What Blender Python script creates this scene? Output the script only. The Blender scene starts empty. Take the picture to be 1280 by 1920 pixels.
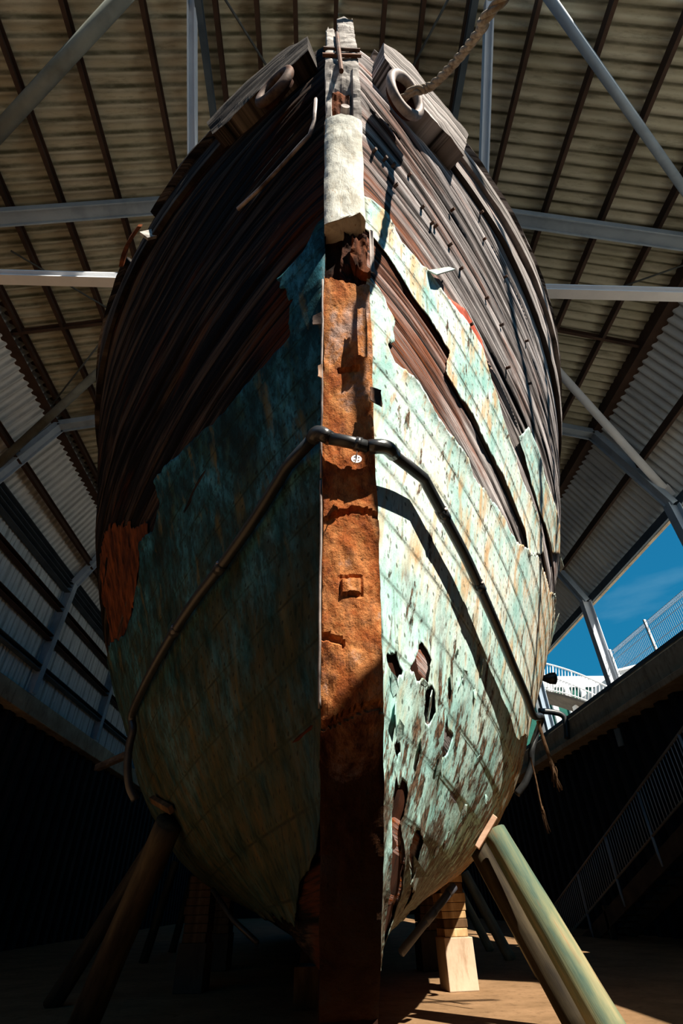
import bpy, bmesh, math, random
import numpy as np
from mathutils import Vector, Matrix

scene = bpy.context.scene
COL = scene.collection
random.seed(7)
rng = np.random.default_rng(7)

# ------------------------------------------------------------------ camera
FPX, CX, CY = 953.0, 640.0, 960.0
CAM = np.array([0.0, 0.0, 1.1])
def _n(v):
    v = np.array(v, float); return v / np.linalg.norm(v)
def _fl(v):
    return np.array([v[0], v[1], -v[2]])
_up = _n([(610 - CX) / FPX, (CY + 285) / FPX, 1])
_yy = np.array([(595 - CX) / FPX, (CY - 1690) / FPX, 1])
_yy = _n(_yy - _up * np.dot(_yy, _up))
_xx = _fl(np.cross(_fl(_yy), _fl(_up)))
MW = np.array([_xx, _yy, _up])            # camera (right, up, forward) -> world
cd = bpy.data.cameras.new('camera')
cam = bpy.data.objects.new('camera', cd); COL.objects.link(cam)
cam.matrix_world = Matrix(((MW[0, 0], MW[0, 1], -MW[0, 2], CAM[0]),
                           (MW[1, 0], MW[1, 1], -MW[1, 2], CAM[1]),
                           (MW[2, 0], MW[2, 1], -MW[2, 2], CAM[2]), (0, 0, 0, 1)))
cd.sensor_fit = 'VERTICAL'; cd.sensor_height = 36.0; cd.sensor_width = 24.0
cd.lens = FPX / 1920 * 36.0
cd.clip_start = 0.02; cd.clip_end = 400
scene.camera = cam

# ------------------------------------------------------------------ light
SUN = _n([0.70, -1.0, 1.3])
sd = bpy.data.lights.new('sun', 'SUN'); sd.energy = 11.8; sd.angle = math.radians(0.5)
sd.color = (1.0, 0.93, 0.80)
so = bpy.data.objects.new('sun', sd); COL.objects.link(so)
so.rotation_mode = 'QUATERNION'
so.rotation_quaternion = Vector(SUN).to_track_quat('Z', 'Y')
so.location = (10, -14, 24)

world = bpy.data.worlds.new('sky'); scene.world = world; world.use_nodes = True
wn = world.node_tree.nodes; wl = world.node_tree.links
bg = wn['Background']
tcw = wn.new('ShaderNodeTexCoord'); sx = wn.new('ShaderNodeSeparateXYZ'); rp = wn.new('ShaderNodeValToRGB')
nz = wn.new('ShaderNodeTexNoise'); nz.inputs['Scale'].default_value = 3.0; nz.inputs['Detail'].default_value = 6
mp = wn.new('ShaderNodeMapping'); mp.inputs['Scale'].default_value = (1, 1, 4)
mxw = wn.new('ShaderNodeMix'); mxw.data_type = 'RGBA'
rw = wn.new('ShaderNodeValToRGB')
rw.color_ramp.elements[0].position = 0.56; rw.color_ramp.elements[0].color = (0, 0, 0, 1)
rw.color_ramp.elements[1].position = 0.85; rw.color_ramp.elements[1].color = (0.5, 0.5, 0.5, 1)
e = rp.color_ramp.elements
e[0].position = 0.0; e[0].color = (0.012, 0.25, 0.46, 1)
e[1].position = 0.9; e[1].color = (0.012, 0.13, 0.33, 1)
wl.new(tcw.outputs['Generated'], sx.inputs[0]); wl.new(sx.outputs['Z'], rp.inputs[0])
wl.new(tcw.outputs['Generated'], mp.inputs[0]); wl.new(mp.outputs[0], nz.inputs['Vector']); wl.new(nz.outputs[0], rw.inputs[0])
wl.new(rw.outputs[0], mxw.inputs['Factor']); wl.new(rp.outputs[0], mxw.inputs['A'])
mxw.inputs['B'].default_value = (0.25, 0.5, 0.65, 1)
wl.new(mxw.outputs['Result'], bg.inputs['Color']); bg.inputs['Strength'].default_value = 1.0

vs = scene.view_settings
vs.view_transform = 'Standard'; vs.look = 'None'; vs.exposure = 0.0; vs.gamma = 1.0
vs.use_curve_mapping = False
scene.cycles.max_bounces = 8; scene.cycles.diffuse_bounces = 5

# ------------------------------------------------------------------ helpers
def ray(x, y):
    return MW @ np.array([(x - CX) / FPX, (CY - y) / FPX, 1.0])
def proj(P):
    c = (np.asarray(P, float) - CAM) @ MW
    return CX + FPX * c[..., 0] / c[..., 2], CY - FPX * c[..., 1] / c[..., 2], c[..., 2]
def at_x(px, py, X):
    r = ray(px, py); return CAM + r * (X - CAM[0]) / r[0]
def at_y(px, py, Y):
    r = ray(px, py); return CAM + r * (Y - CAM[1]) / r[1]
def at_z(px, py, Z):
    r = ray(px, py); return CAM + r * (Z - CAM[2]) / r[2]

def vnoise(x, y, seed=0):
    x = np.asarray(x, float); y = np.asarray(y, float)
    xi = np.floor(x).astype(np.int64); yi = np.floor(y).astype(np.int64)
    fx = x - xi; fy = y - yi
    fx = fx * fx * (3 - 2 * fx); fy = fy * fy * (3 - 2 * fy)
    def h(a, b):
        v = (a * 374761393 + b * 668265263 + seed * 974634777) & 0xffffffff
        v = ((v ^ (v >> 13)) * 1274126177) & 0xffffffff
        v = v ^ (v >> 16)
        return (v & 0xffff) / 65535.0
    return (h(xi, yi) * (1 - fx) + h(xi + 1, yi) * fx) * (1 - fy) + (h(xi, yi + 1) * (1 - fx) + h(xi + 1, yi + 1) * fx) * fy
def fbm(x, y, seed=0, o=4):
    r = 0; a = .5
    for i in range(o):
        r = r + a * (vnoise(x * 2 ** i, y * 2 ** i, seed + i) - .5) * 2; a *= .5
    return r

class MB:
    def __init__(s): s.v = []; s.f = []; s.uv = None
    def add(s, vs_, fs):
        b = len(s.v); s.v += [tuple(map(float, q)) for q in vs_]; s.f += [tuple(b + i for i in q) for q in fs]; return s
    def box(s, lo, hi):
        x0, y0, z0 = lo; x1, y1, z1 = hi
        return s.add([(x0,y0,z0),(x1,y0,z0),(x1,y1,z0),(x0,y1,z0),(x0,y0,z1),(x1,y0,z1),(x1,y1,z1),(x0,y1,z1)],
                     [(3,2,1,0),(4,5,6,7),(0,1,5,4),(1,2,6,5),(2,3,7,6),(3,0,4,7)])
    def bar(s, a, b, w, h, ref=(0, 0, 1)):
        a = np.array(a, float); b = np.array(b, float); d = _n(b - a)
        r = np.cross(d, np.array(ref, float))
        if np.linalg.norm(r) < 1e-4: r = np.cross(d, np.array([1., 0, 0]))
        r = _n(r); u = np.cross(r, d); P = []
        for q in (a, b):
            for i, j in ((-1,-1),(1,-1),(1,1),(-1,1)): P.append(q + r * i * w / 2 + u * j * h / 2)
        return s.add(P, [(3,2,1,0),(4,5,6,7),(0,1,5,4),(1,2,6,5),(2,3,7,6),(3,0,4,7)])
    def ibeam(s, a, b, w, h, ref=(0, 0, 1), t=.03):
        a = np.array(a, float); b = np.array(b, float); d = _n(b - a)
        r = np.cross(d, np.array(ref, float)); r = _n(r); u = np.cross(r, d)
        for o in (-1, 1):
            s.bar(a + u * o * (h / 2 - t / 2), b + u * o * (h / 2 - t / 2), w, t, ref)
        return s.bar(a, b, t, h - 2 * t, ref)
    def cbeam(s, a, b, w, h, ref=(0, 0, 1), t=.02, side=1):
        a = np.array(a, float); b = np.array(b, float); d = _n(b - a)
        r = _n(np.cross(d, np.array(ref, float))); u = np.cross(r, d)
        for o in (-1, 1):
            s.bar(a + u * o * (h / 2 - t / 2), b + u * o * (h / 2 - t / 2), w, t, ref)
        return s.bar(a - r * side * (w / 2 - t / 2), b - r * side * (w / 2 - t / 2), t, h - 2 * t, ref)
    def tube(s, pts, rad, n=10, cap=True):
        pts = [np.array(q, float) for q in pts]
        rads = rad if hasattr(rad, '__len__') else [rad] * len(pts)
        P = []; prev = None
        for i, q in enumerate(pts):
            t = _n(pts[min(i + 1, len(pts) - 1)] - pts[max(i - 1, 0)])
            if prev is None:
                a = np.array([0, 0, 1.]) if abs(t[2]) < .9 else np.array([1., 0, 0])
                u = _n(np.cross(t, a))
            else:
                u = _n(prev - t * np.dot(prev, t))
            prev = u; w = np.cross(t, u)
            for k in range(n):
                an = 2 * math.pi * k / n
                P.append(q + (u * math.cos(an) + w * math.sin(an)) * rads[i])
        F = []
        for i in range(len(pts) - 1):
            for k in range(n):
                k2 = (k + 1) % n
                F.append((i*n+k, i*n+k2, (i+1)*n+k2, (i+1)*n+k))
        if cap:
            F.append(tuple(range(n - 1, -1, -1))); F.append(tuple((len(pts)-1)*n + k for k in range(n)))
        return s.add(P, F)
    def build(s, name, m, parent=None, smooth=False, bevel=0, origin=None):
        me = bpy.data.meshes.new(name)
        o0 = np.array(origin if origin is not None else (0, 0, 0), float)
        if parent is not None: o0 = np.array(parent.get('_w', (0, 0, 0)), float)
        V = np.array(s.v, float) - o0
        me.from_pydata(V.tolist(), [], s.f); me.validate(); me.update()
        if s.uv is not None:
            uvl = me.uv_layers.new(name='UVMap')
            li = np.zeros(len(me.loops), dtype=np.int32); me.loops.foreach_get('vertex_index', li)
            uvl.data.foreach_set('uv', np.asarray(s.uv, dtype=np.float32)[li].ravel())
        if m: me.materials.append(m)
        if smooth: me.polygons.foreach_set('use_smooth', [True] * len(me.polygons))
        ob = bpy.data.objects.new(name, me); COL.objects.link(ob)
        if parent is not None: ob.parent = parent
        else: ob.location = o0
        ob['_w'] = list(o0)
        if bevel:
            b = ob.modifiers.new('bevel', 'BEVEL'); b.width = bevel; b.segments = 2; b.limit_method = 'ANGLE'
        return ob

def tag(o, label=None, cat=None, group=None, kind=None):
    if label: o['label'] = label
    if cat: o['category'] = cat
    if group: o['group'] = group
    if kind: o['kind'] = kind
    return o
def thing(name, loc, label, cat, group=None):
    o = bpy.data.objects.new(name, None); COL.objects.link(o); o.location = loc; o['_w'] = [float(q) for q in loc]
    o.empty_display_size = .2
    return tag(o, label, cat, group)
def sub(parent):           # lets a sub-part mesh share its part's frame
    return parent
def struct(o): return tag(o, kind='structure')

# ------------------------------------------------------------------ materials
class NT:
    def __init__(s, name, rough=.8, metal=0.0):
        s.m = bpy.data.materials.new(name); s.m.use_nodes = True
        s.t = s.m.node_tree; s.b = s.t.nodes['Principled BSDF']
        s.b.inputs['Roughness'].default_value = rough; s.b.inputs['Metallic'].default_value = metal
        s.b.inputs['Specular IOR Level'].default_value = .5 if rough < .5 else .08
        s.tc = s.t.nodes.new('ShaderNodeTexCoord')
    def n(s, t): return s.t.nodes.new(t)
    def l(s, a, b): s.t.links.new(a, b)
    def co(s, scale=(1, 1, 1), kind='Object', rot=(0, 0, 0), loc=(0, 0, 0)):
        m = s.n('ShaderNodeMapping'); m.inputs['Scale'].default_value = scale; m.inputs['Rotation'].default_value = rot
        m.inputs['Location'].default_value = loc
        s.l(s.tc.outputs[kind], m.inputs[0]); return m.outputs[0]
    def noise(s, vec, scale=1, detail=5, rough=.6, dist=0):
        q = s.n('ShaderNodeTexNoise'); q.inputs['Scale'].default_value = scale; q.inputs['Detail'].default_value = detail
        q.inputs['Roughness'].default_value = rough; q.inputs['Distortion'].default_value = dist
        s.l(vec, q.inputs['Vector']); return q.outputs[0]
    def ramp(s, f, *st):
        q = s.n('ShaderNodeValToRGB'); el = q.color_ramp.elements
        while len(el) < len(st): el.new(.5)
        for i, (p, c) in enumerate(st):
            el[i].position = p
            el[i].color = (c, c, c, 1) if not hasattr(c, '__len__') else (*c, 1)
        s.l(f, q.inputs[0]); return q.outputs[0]
    def mix(s, f, a, b, mode='MIX'):
        q = s.n('ShaderNodeMix'); q.data_type = 'RGBA'; q.blend_type = mode
        for v, i in ((f, 'Factor'), (a, 'A'), (b, 'B')):
            if hasattr(v, 'is_linked'): s.l(v, q.inputs[i])
            elif hasattr(v, '__len__'): q.inputs[i].default_value = (*v, 1)
            else: q.inputs[i].default_value = v
        return q.outputs['Result']
    def math(s, op, a, b=0.0, c=None):
        q = s.n('ShaderNodeMath'); q.operation = op
        for v, i in ((a, 0), (b, 1), (c, 2)):
            if v is None: continue
            if hasattr(v, 'is_linked'): s.l(v, q.inputs[i])
            else: q.inputs[i].default_value = v
        return q.outputs[0]
    def sep(s, vec):
        q = s.n('ShaderNodeSeparateXYZ'); s.l(vec, q.inputs[0]); return q.outputs
    def col(s, c):
        if hasattr(c, 'is_linked'): s.l(c, s.b.inputs['Base Color'])
        else: s.b.inputs['Base Color'].default_value = (*c, 1)
        return s
    def bump(s, h, strength=.5, dist=.02, prev=None):
        q = s.n('ShaderNodeBump'); q.inputs['Strength'].default_value = strength; q.inputs['Distance'].default_value = dist
        s.l(h, q.inputs['Height'])
        s.l(q.outputs[0], s.b.inputs['Normal']); return q.outputs[0]

def simple(name, c0, c1, scale=(4, 4, 4), rough=.8, metal=0., bump=.2, kind='Object', dark=None):
    q = NT(name, rough, metal); v = q.noise(q.co(scale, kind), 1, 6)
    c = q.ramp(v, (.3, c0), (.7, c1))
    if dark:
        w = q.noise(q.co(tuple(k * .37 for k in scale), kind, loc=(3, 1, 7)), 1, 5)
        c = q.mix(q.ramp(w, (.5, 0.), (.68, 1.)), c, dark)
    q.col(c)
    if bump: q.bump(v, bump, .01)
    return q.m

def plank_mat(name, c_dark, c_mid, c_light, c_stain, stain_lo, stem_stain):
    q = NT(name, .85)
    uv = q.co((1, 1, 1), 'UV'); u, v, _ = q.sep(uv)
    crack = q.noise(q.co((.55, 9, 1), 'UV'), 1, 7, .68, .15)
    grain = q.noise(q.co((2.5, 70, 1), 'UV'), 1, 4, .6, .1)
    blot = q.noise(q.co((.8, 2.2, 1), 'UV', loc=(4, 2, 0)), 1, 6, .62)
    # a tone of its own for every strake
    wn_ = q.n('ShaderNodeTexWhiteNoise'); wn_.noise_dimensions = '1D'
    q.l(q.math('FLOOR', q.math('MULTIPLY', v, 36 / 8.0)), wn_.inputs['W'])
    f = q.math('ADD', q.math('MULTIPLY', crack, .75), q.math('MULTIPLY', grain, .35))
    f = q.math('ADD', f, q.math('MULTIPLY', q.math('SUBTRACT', wn_.outputs['Value'], .5), .12))
    c = q.ramp(f, (.43, c_dark), (.54, c_mid), (.68, c_light))
    near = q.math('MULTIPLY', q.math('SUBTRACT', 1.0, q.math('DIVIDE', u, stem_stain)), q.ramp(q.math('DIVIDE', v, 8.0), (.56, 1.), (.68, .25)))
    sf = q.math('ADD', blot, q.math('MULTIPLY', q.math('MAXIMUM', near, 0.0), .38))
    sf = q.math('MULTIPLY', q.ramp(sf, (stain_lo, 0.), (stain_lo + .16, 1.)), q.ramp(grain, (.35, .2), (.6, 1.)))
    c = q.mix(sf, c, c_stain)
    c = q.mix(q.ramp(f, (.42, 1.), (.505, 0.)), c, c_dark)
    gap = q.math('PINGPONG', q.math('MULTIPLY', v, 36 / 8.0), .5)
    c = q.mix(q.ramp(gap, (.03, 1.), (.11, 0.)), c, c_dark)
    q.col(c)
    q.bump(f, .9, .03)
    return q.m
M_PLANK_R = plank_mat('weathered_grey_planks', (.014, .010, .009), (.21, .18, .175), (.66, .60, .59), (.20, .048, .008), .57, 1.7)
M_PLANK_L = plank_mat('dark_shaded_planks', (.0025, .002, .002), (.009, .006, .005), (.085, .056, .038), (.07, .018, .005), .57, .8)  # plank colours darkened, the left bow's shade put into them
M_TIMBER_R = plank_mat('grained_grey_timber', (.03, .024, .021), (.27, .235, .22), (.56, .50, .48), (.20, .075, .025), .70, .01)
M_TIMBER_L = plank_mat('grained_shaded_timber', (.005, .004, .004), (.045, .036, .031), (.17, .145, .125), (.09, .03, .01), .70, .01)  # the grey timber again, darkened to paint in the left side's shade
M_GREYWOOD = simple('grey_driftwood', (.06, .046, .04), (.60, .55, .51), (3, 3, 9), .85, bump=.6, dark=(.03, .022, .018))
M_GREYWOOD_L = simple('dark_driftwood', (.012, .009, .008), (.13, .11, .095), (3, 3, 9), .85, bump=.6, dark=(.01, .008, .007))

def copper_mat(name, right):
    q = NT(name, .62)
    uv = q.co((1, 1, 1), 'UV'); u, v, _ = q.sep(uv)
    ob = q.co((1, 1, 1), 'Object'); ox, oy, oz = q.sep(ob)
    n1 = q.noise(q.co((1.6, 1.6, .9), 'Object'), 1, 8, .68, .3)
    n2 = q.noise(q.co((5, 5, 1.6), 'Object', loc=(7, 3, 1)), 1, 7, .7)
    fine = q.noise(q.co((24, 24, 14), 'Object'), 1, 5, .7)
    st = q.noise(q.co((6, 6, .45), 'Object', loc=(2, 9, 4)), 1, 4, .55)
    st2 = q.noise(q.co((16, 16, .8), 'Object', loc=(5, 1, 2)), 1, 3, .5)
    if right:
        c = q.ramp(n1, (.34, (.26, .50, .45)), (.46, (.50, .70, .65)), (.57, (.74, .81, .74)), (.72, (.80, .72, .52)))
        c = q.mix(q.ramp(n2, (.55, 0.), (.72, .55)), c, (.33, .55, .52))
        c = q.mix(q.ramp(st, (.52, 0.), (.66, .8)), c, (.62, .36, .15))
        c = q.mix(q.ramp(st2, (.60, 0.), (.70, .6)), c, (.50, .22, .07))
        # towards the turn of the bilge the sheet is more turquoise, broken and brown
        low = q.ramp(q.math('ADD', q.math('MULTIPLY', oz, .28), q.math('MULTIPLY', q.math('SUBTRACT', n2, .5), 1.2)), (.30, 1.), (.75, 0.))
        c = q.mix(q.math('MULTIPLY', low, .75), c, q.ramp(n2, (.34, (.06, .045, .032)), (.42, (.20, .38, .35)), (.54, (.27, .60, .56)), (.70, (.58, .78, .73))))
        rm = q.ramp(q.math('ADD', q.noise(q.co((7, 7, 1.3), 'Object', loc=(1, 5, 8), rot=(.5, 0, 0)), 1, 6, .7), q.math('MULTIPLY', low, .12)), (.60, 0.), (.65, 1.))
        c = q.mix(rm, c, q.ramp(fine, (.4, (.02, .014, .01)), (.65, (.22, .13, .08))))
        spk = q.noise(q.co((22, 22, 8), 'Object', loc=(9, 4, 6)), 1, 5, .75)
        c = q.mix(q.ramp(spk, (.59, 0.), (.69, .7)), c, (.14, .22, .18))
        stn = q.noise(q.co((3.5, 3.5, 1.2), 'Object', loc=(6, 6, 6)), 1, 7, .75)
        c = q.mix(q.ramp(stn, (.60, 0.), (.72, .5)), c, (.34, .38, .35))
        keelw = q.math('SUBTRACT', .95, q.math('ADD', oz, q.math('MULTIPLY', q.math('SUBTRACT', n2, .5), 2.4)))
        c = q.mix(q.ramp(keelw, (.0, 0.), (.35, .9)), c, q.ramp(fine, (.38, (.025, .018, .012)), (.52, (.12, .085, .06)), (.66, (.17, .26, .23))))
        scr = q.noise(q.co((34, 34, 1.6), 'Object', loc=(1, 2, 9)), 1, 3, .6)
        c = q.mix(q.ramp(scr, (.60, 0.), (.70, .55)), c, (.16, .27, .22))
        far_ = q.math('MULTIPLY', q.math('SUBTRACT', u, 2.6), .6)
        c = q.mix(q.math('MULTIPLY', q.ramp(far_, (.0, 0.), (1., .8)), q.ramp(st2, (.42, 0.), (.55, 1.))), c, (.52, .25, .08))
        # hot orange run-off far round the bow
        line = (.12, .13, .09); nail = (.05, .06, .04); nl = .8
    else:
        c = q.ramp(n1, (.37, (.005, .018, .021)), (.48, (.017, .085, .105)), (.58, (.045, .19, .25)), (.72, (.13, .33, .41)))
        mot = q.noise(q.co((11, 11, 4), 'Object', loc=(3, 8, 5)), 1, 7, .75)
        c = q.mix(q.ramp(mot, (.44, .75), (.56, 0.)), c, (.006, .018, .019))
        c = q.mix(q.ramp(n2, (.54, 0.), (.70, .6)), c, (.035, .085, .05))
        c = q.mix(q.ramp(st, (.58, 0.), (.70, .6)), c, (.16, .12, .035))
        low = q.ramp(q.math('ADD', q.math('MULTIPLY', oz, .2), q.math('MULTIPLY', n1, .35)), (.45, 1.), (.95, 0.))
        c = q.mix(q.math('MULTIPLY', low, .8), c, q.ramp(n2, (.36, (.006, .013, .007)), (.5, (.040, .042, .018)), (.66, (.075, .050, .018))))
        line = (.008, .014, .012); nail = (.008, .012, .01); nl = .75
    # plate laps: strakes 0.33 m deep, sheets 1.2 m long, half lapped
    rowf = q.math('DIVIDE', v, .33); row = q.math('FLOOR', rowf)
    ev = q.math('PINGPONG', rowf, .5)
    uu = q.math('DIVIDE', q.math('ADD', u, q.math('MULTIPLY', row, .53)), 1.15)
    eu = q.math('PINGPONG', uu, .5)
    wob = q.math('MULTIPLY', fine, .03)
    l1 = q.ramp(q.math('ADD', ev, wob), (.022, 1.), (.05, 0.)); l2 = q.ramp(q.math('ADD', eu, wob), (.016, 1.), (.026, 0.))
    ln = q.math('MULTIPLY', q.math('MAXIMUM', l1, l2), q.ramp(n2, (.38, .05), (.6, .75)))
    c = q.mix(ln, c, line)
    # rows of nails
    a = q.math('SUBTRACT', q.math('FRACT', q.math('DIVIDE', q.math('ADD', u, q.math('MULTIPLY', st, .05)), .095)), .5)
    b = q.math('SUBTRACT', q.math('FRACT', q.math('DIVIDE', q.math('ADD', v, q.math('MULTIPLY', n1, .05)), .11)), .5)
    d = q.math('SQRT', q.math('ADD', q.math('MULTIPLY', a, a), q.math('MULTIPLY', b, b)))
    nm = q.math('MULTIPLY', q.ramp(d, (.085, 1.), (.135, 0.)), q.ramp(n2, (.40, .1), (.52, nl)))
    c = q.mix(nm, c, nail)
    sp = q.ramp(fine, (.66, 0.), (.74, .7))
    c = q.mix(sp, c, nail)
    q.col(c)
    h = q.math('SUBTRACT', q.math('ADD', q.math('MULTIPLY', n2, .8), q.math('MULTIPLY', fine, .5)), q.math('MULTIPLY', ln, .3))
    q.bump(h, .45, .025)
    return q.m
M_COP_R = copper_mat('pale_verdigris_copper', True)
M_COP_L = copper_mat('shaded_verdigris_copper', False)  # same copper in dark colours that carry the shade of the left bow

def rust_mat(name):
    q = NT(name, .9)
    n1 = q.noise(q.co((2.6, 2.6, 1.6)), 1, 8, .7, .4); n2 = q.noise(q.co((9, 9, 6), loc=(3, 2, 1)), 1, 7, .72)
    f = q.noise(q.co((40, 40, 30)), 1, 4, .7)
    c = q.ramp(n1, (.32, (.12, .030, .014)), (.44, (.34, .095, .026)), (.54, (.50, .20, .07)), (.64, (.46, .30, .24)))
    c = q.mix(q.ramp(n2, (.52, 0.), (.68, .75)), c, (.11, .045, .03))
    c = q.mix(q.ramp(n2, (.30, .6), (.42, 0.)), c, (.60, .30, .10))
    c = q.mix(q.ramp(f, (.58, 0.), (.72, .6)), c, (.04, .02, .014))
    oz = q.sep(q.co())[2]
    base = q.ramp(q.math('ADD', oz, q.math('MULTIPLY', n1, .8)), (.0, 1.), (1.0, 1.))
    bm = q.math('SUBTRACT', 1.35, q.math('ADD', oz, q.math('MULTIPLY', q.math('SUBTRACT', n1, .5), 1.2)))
    c = q.mix(q.ramp(bm, (.0, 0.), (.35, .92)), c, q.ramp(n2, (.4, (.003, .0015, .001)), (.68, (.018, .006, .003))))  # cast shade painted in: rust goes near-black over the stem's foot
    q.col(c); q.bump(q.math('ADD', n2, q.math('MULTIPLY', f, .5)), .8, .025); return q.m
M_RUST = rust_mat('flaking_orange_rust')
def whitepaint():
    q = NT('flaking_white_paint', .7)
    n1 = q.noise(q.co((5, 5, 3)), 1, 8, .72, .3); f = q.noise(q.co((25, 25, 12)), 1, 5, .7)
    c = q.ramp(n1, (.34, (.38, .34, .27)), (.5, (.66, .64, .56)), (.66, (.78, .76, .68)))
    c = q.mix(q.ramp(n1, (.60, 0.), (.70, .6)), c, (.50, .56, .52))
    c = q.mix(q.ramp(f, (.62, 0.), (.70, .8)), c, (.35, .17, .06))
    q.col(c); q.bump(n1, .5, .03); return q.m
M_WHITEP = whitepaint()
M_ROT = simple('rotten_black_timber', (.008, .005, .004), (.07, .022, .010), (6, 6, 3), .95, bump=1.0)
M_REDWOOD = simple('raw_red_timber', (.018, .007, .004), (.20, .055, .016), (9, 9, 1.6), .9, bump=1.0, dark=(.012, .006, .004))
M_REDLEAD = simple('red_lead_paint', (.34, .05, .03), (.55, .13, .08), (4, 4, 4), .7)
M_IRON = simple('rusty_dark_iron', (.03, .022, .02), (.16, .11, .09), (9, 9, 9), .7, .3, .4, dark=(.12, .045, .02))
M_IRON_PALE = simple('worn_pale_iron', (.16, .13, .12), (.45, .38, .35), (7, 7, 7), .6, .2, .3, dark=(.07, .05, .045))
M_BLACKPIPE = simple('black_taped_pipe', (.008, .009, .010), (.024, .025, .026), (9, 9, 9), .42, 0, .15)
M_TAPE = simple('black_wrapped_tape', (.014, .014, .015), (.05, .05, .052), (4, 4, 26), .28, 0, .6)
M_GREYPIPE = simple('grey_plastic_pipe', (.03, .03, .036), (.06, .06, .072), (8, 8, 8), .4, 0, .1)
M_ROPE = simple('old_manila_rope', (.16, .12, .085), (.46, .38, .29), (14, 14, 40), .95, 0, .5)
M_FRAY = simple('frayed_brown_rope', (.03, .017, .010), (.11, .06, .03), (14, 14, 14), .95, 0, .5)
M_WHITESTEEL = simple('white_painted_steel', (.70, .72, .75), (.82, .83, .85), (1.5, 1.5, 1.5), .5, bump=0)
M_WHITE = simple('white_gloss_paint', (.74, .75, .76), (.82, .82, .82), (2, 2, 2), .45, bump=0)
def steel(name, a, b, d=None, rough=.55): return simple(name, a, b, (1.5, 1.5, 1.5), rough, .0, .08, dark=d)
M_BLUE = steel('blue_grey_painted_steel', (.26, .33, .41), (.36, .44, .52), (.18, .23, .28))
M_PALE = steel('lit_tone_steel', (.50, .54, .60), (.62, .66, .71))
M_GALV = steel('grimy_galvanised_pipe', (.12, .135, .13), (.22, .23, .20), (.085, .08, .06))
M_BROWN = steel('rust_brown_purlin_steel', (.040, .026, .020), (.075, .045, .033), (.03, .02, .016))
M_DKBLUE = steel('dark_blue_girt_steel', (.05, .07, .09), (.09, .12, .15))
M_RODS = steel('thin_dark_steel_rod', (.05, .06, .065), (.09, .10, .10))

def sheet_mat(name, c0, c1, grime, gs=.58, pitch=.27):
    q = NT(name, .6)
    n1 = q.noise(q.co((.5, .9, .5)), 1, 7, .65); n2 = q.noise(q.co((.5, 3.4, .5), loc=(5, 1, 2)), 1, 6, .7)
    fine = q.noise(q.co((3, 14, 3)), 1, 4, .7)
    c = q.ramp(n1, (.35, c0), (.65, c1))
    c = q.mix(q.ramp(n2, (gs - .10, 0.), (gs + .12, .85)), c, grime)
    c = q.mix(q.ramp(fine, (.55, 0.), (.75, .35)), c, grime)
    oy = q.sep(q.co())[1]                              # darker line along one flank of every rib
    rib = q.math('SINE', q.math('ADD', q.math('MULTIPLY', oy, 2 * math.pi / pitch), .9))
    ribline = q.math('MULTIPLY', q.ramp(rib, (.45, 0.), (.95, 1.)), q.ramp(q.noise(q.co((.7, 2.2, .7), loc=(8, 1, 1)), 1, 5, .7), (.35, .35), (.6, .9)))
    c = q.mix(ribline, c, grime)
    q.col(c); return q.m
M_SHEET = sheet_mat('grimy_corrugated_roof_sheet', (.38, .37, .275), (.53, .515, .415), (.045, .046, .022), .64)
M_SHEETB = sheet_mat('grey_corrugated_wall_sheet', (.50, .53, .54), (.64, .67, .67), (.24, .26, .26), .66)
def concrete(name, a, b, d):
    q = NT(name, .9)
    n1 = q.noise(q.co((1.1, 1.1, 1.1)), 1, 8, .68); n2 = q.noise(q.co((7, 7, 2), loc=(3, 3, 3)), 1, 6, .7)
    c = q.ramp(n1, (.35, a), (.65, b)); c = q.mix(q.ramp(n2, (.52, 0.), (.7, .7)), c, d)
    q.col(c); q.bump(n2, .4, .02); return q.m
M_COPING = concrete('stained_coping_concrete', (.28, .225, .165), (.46, .39, .29), (.14, .10, .07))
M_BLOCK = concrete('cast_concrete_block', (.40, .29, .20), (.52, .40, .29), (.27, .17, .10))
M_BLOCK_D = concrete('shade_dark_concrete', (.06, .045, .032), (.09, .068, .05), (.035, .025, .018))  # crib block concrete darkened, its shade put into the colour
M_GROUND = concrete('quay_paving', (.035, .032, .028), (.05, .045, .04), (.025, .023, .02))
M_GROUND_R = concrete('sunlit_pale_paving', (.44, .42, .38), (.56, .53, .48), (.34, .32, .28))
M_FLOOR = concrete('sandy_dock_floor', (.17, .10, .05), (.27, .16, .085), (.10, .058, .03))
M_DOCK = concrete('black_sheet_pile', (.012, .013, .016), (.024, .025, .03), (.009, .009, .011))
def log_mat(name, a, b, c_, d):
    q = NT(name, .7)
    n1 = q.noise(q.co((5, 5, .9)), 1, 6, .62, .3); n2 = q.noise(q.co((3, 3, .6), loc=(4, 2, 8)), 1, 5, .6)
    g = q.noise(q.co((40, 40, 1.5)), 1, 4, .6)
    c = q.ramp(n1, (.36, a), (.52, b), (.68, c_)); c = q.mix(q.ramp(n2, (.58, 0.), (.70, .8)), c, d)
    q.col(c); q.bump(g, .35, .01); return q.m
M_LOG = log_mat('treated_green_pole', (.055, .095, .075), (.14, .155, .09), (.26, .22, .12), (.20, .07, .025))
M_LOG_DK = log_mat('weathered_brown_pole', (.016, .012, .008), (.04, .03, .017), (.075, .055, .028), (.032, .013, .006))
M_LOG_PALE = log_mat('lit_tone_pole', (.22, .21, .14), (.38, .35, .22), (.52, .46, .28), (.30, .17, .08))  # lightened so the far shores look sunlit, light put into the colour
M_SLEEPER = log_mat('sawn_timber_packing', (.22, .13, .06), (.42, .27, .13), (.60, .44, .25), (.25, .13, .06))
M_SLEEPER_D = log_mat('shade_dark_packing', (.045, .025, .012), (.10, .055, .026), (.16, .10, .05), (.045, .022, .012))
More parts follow.
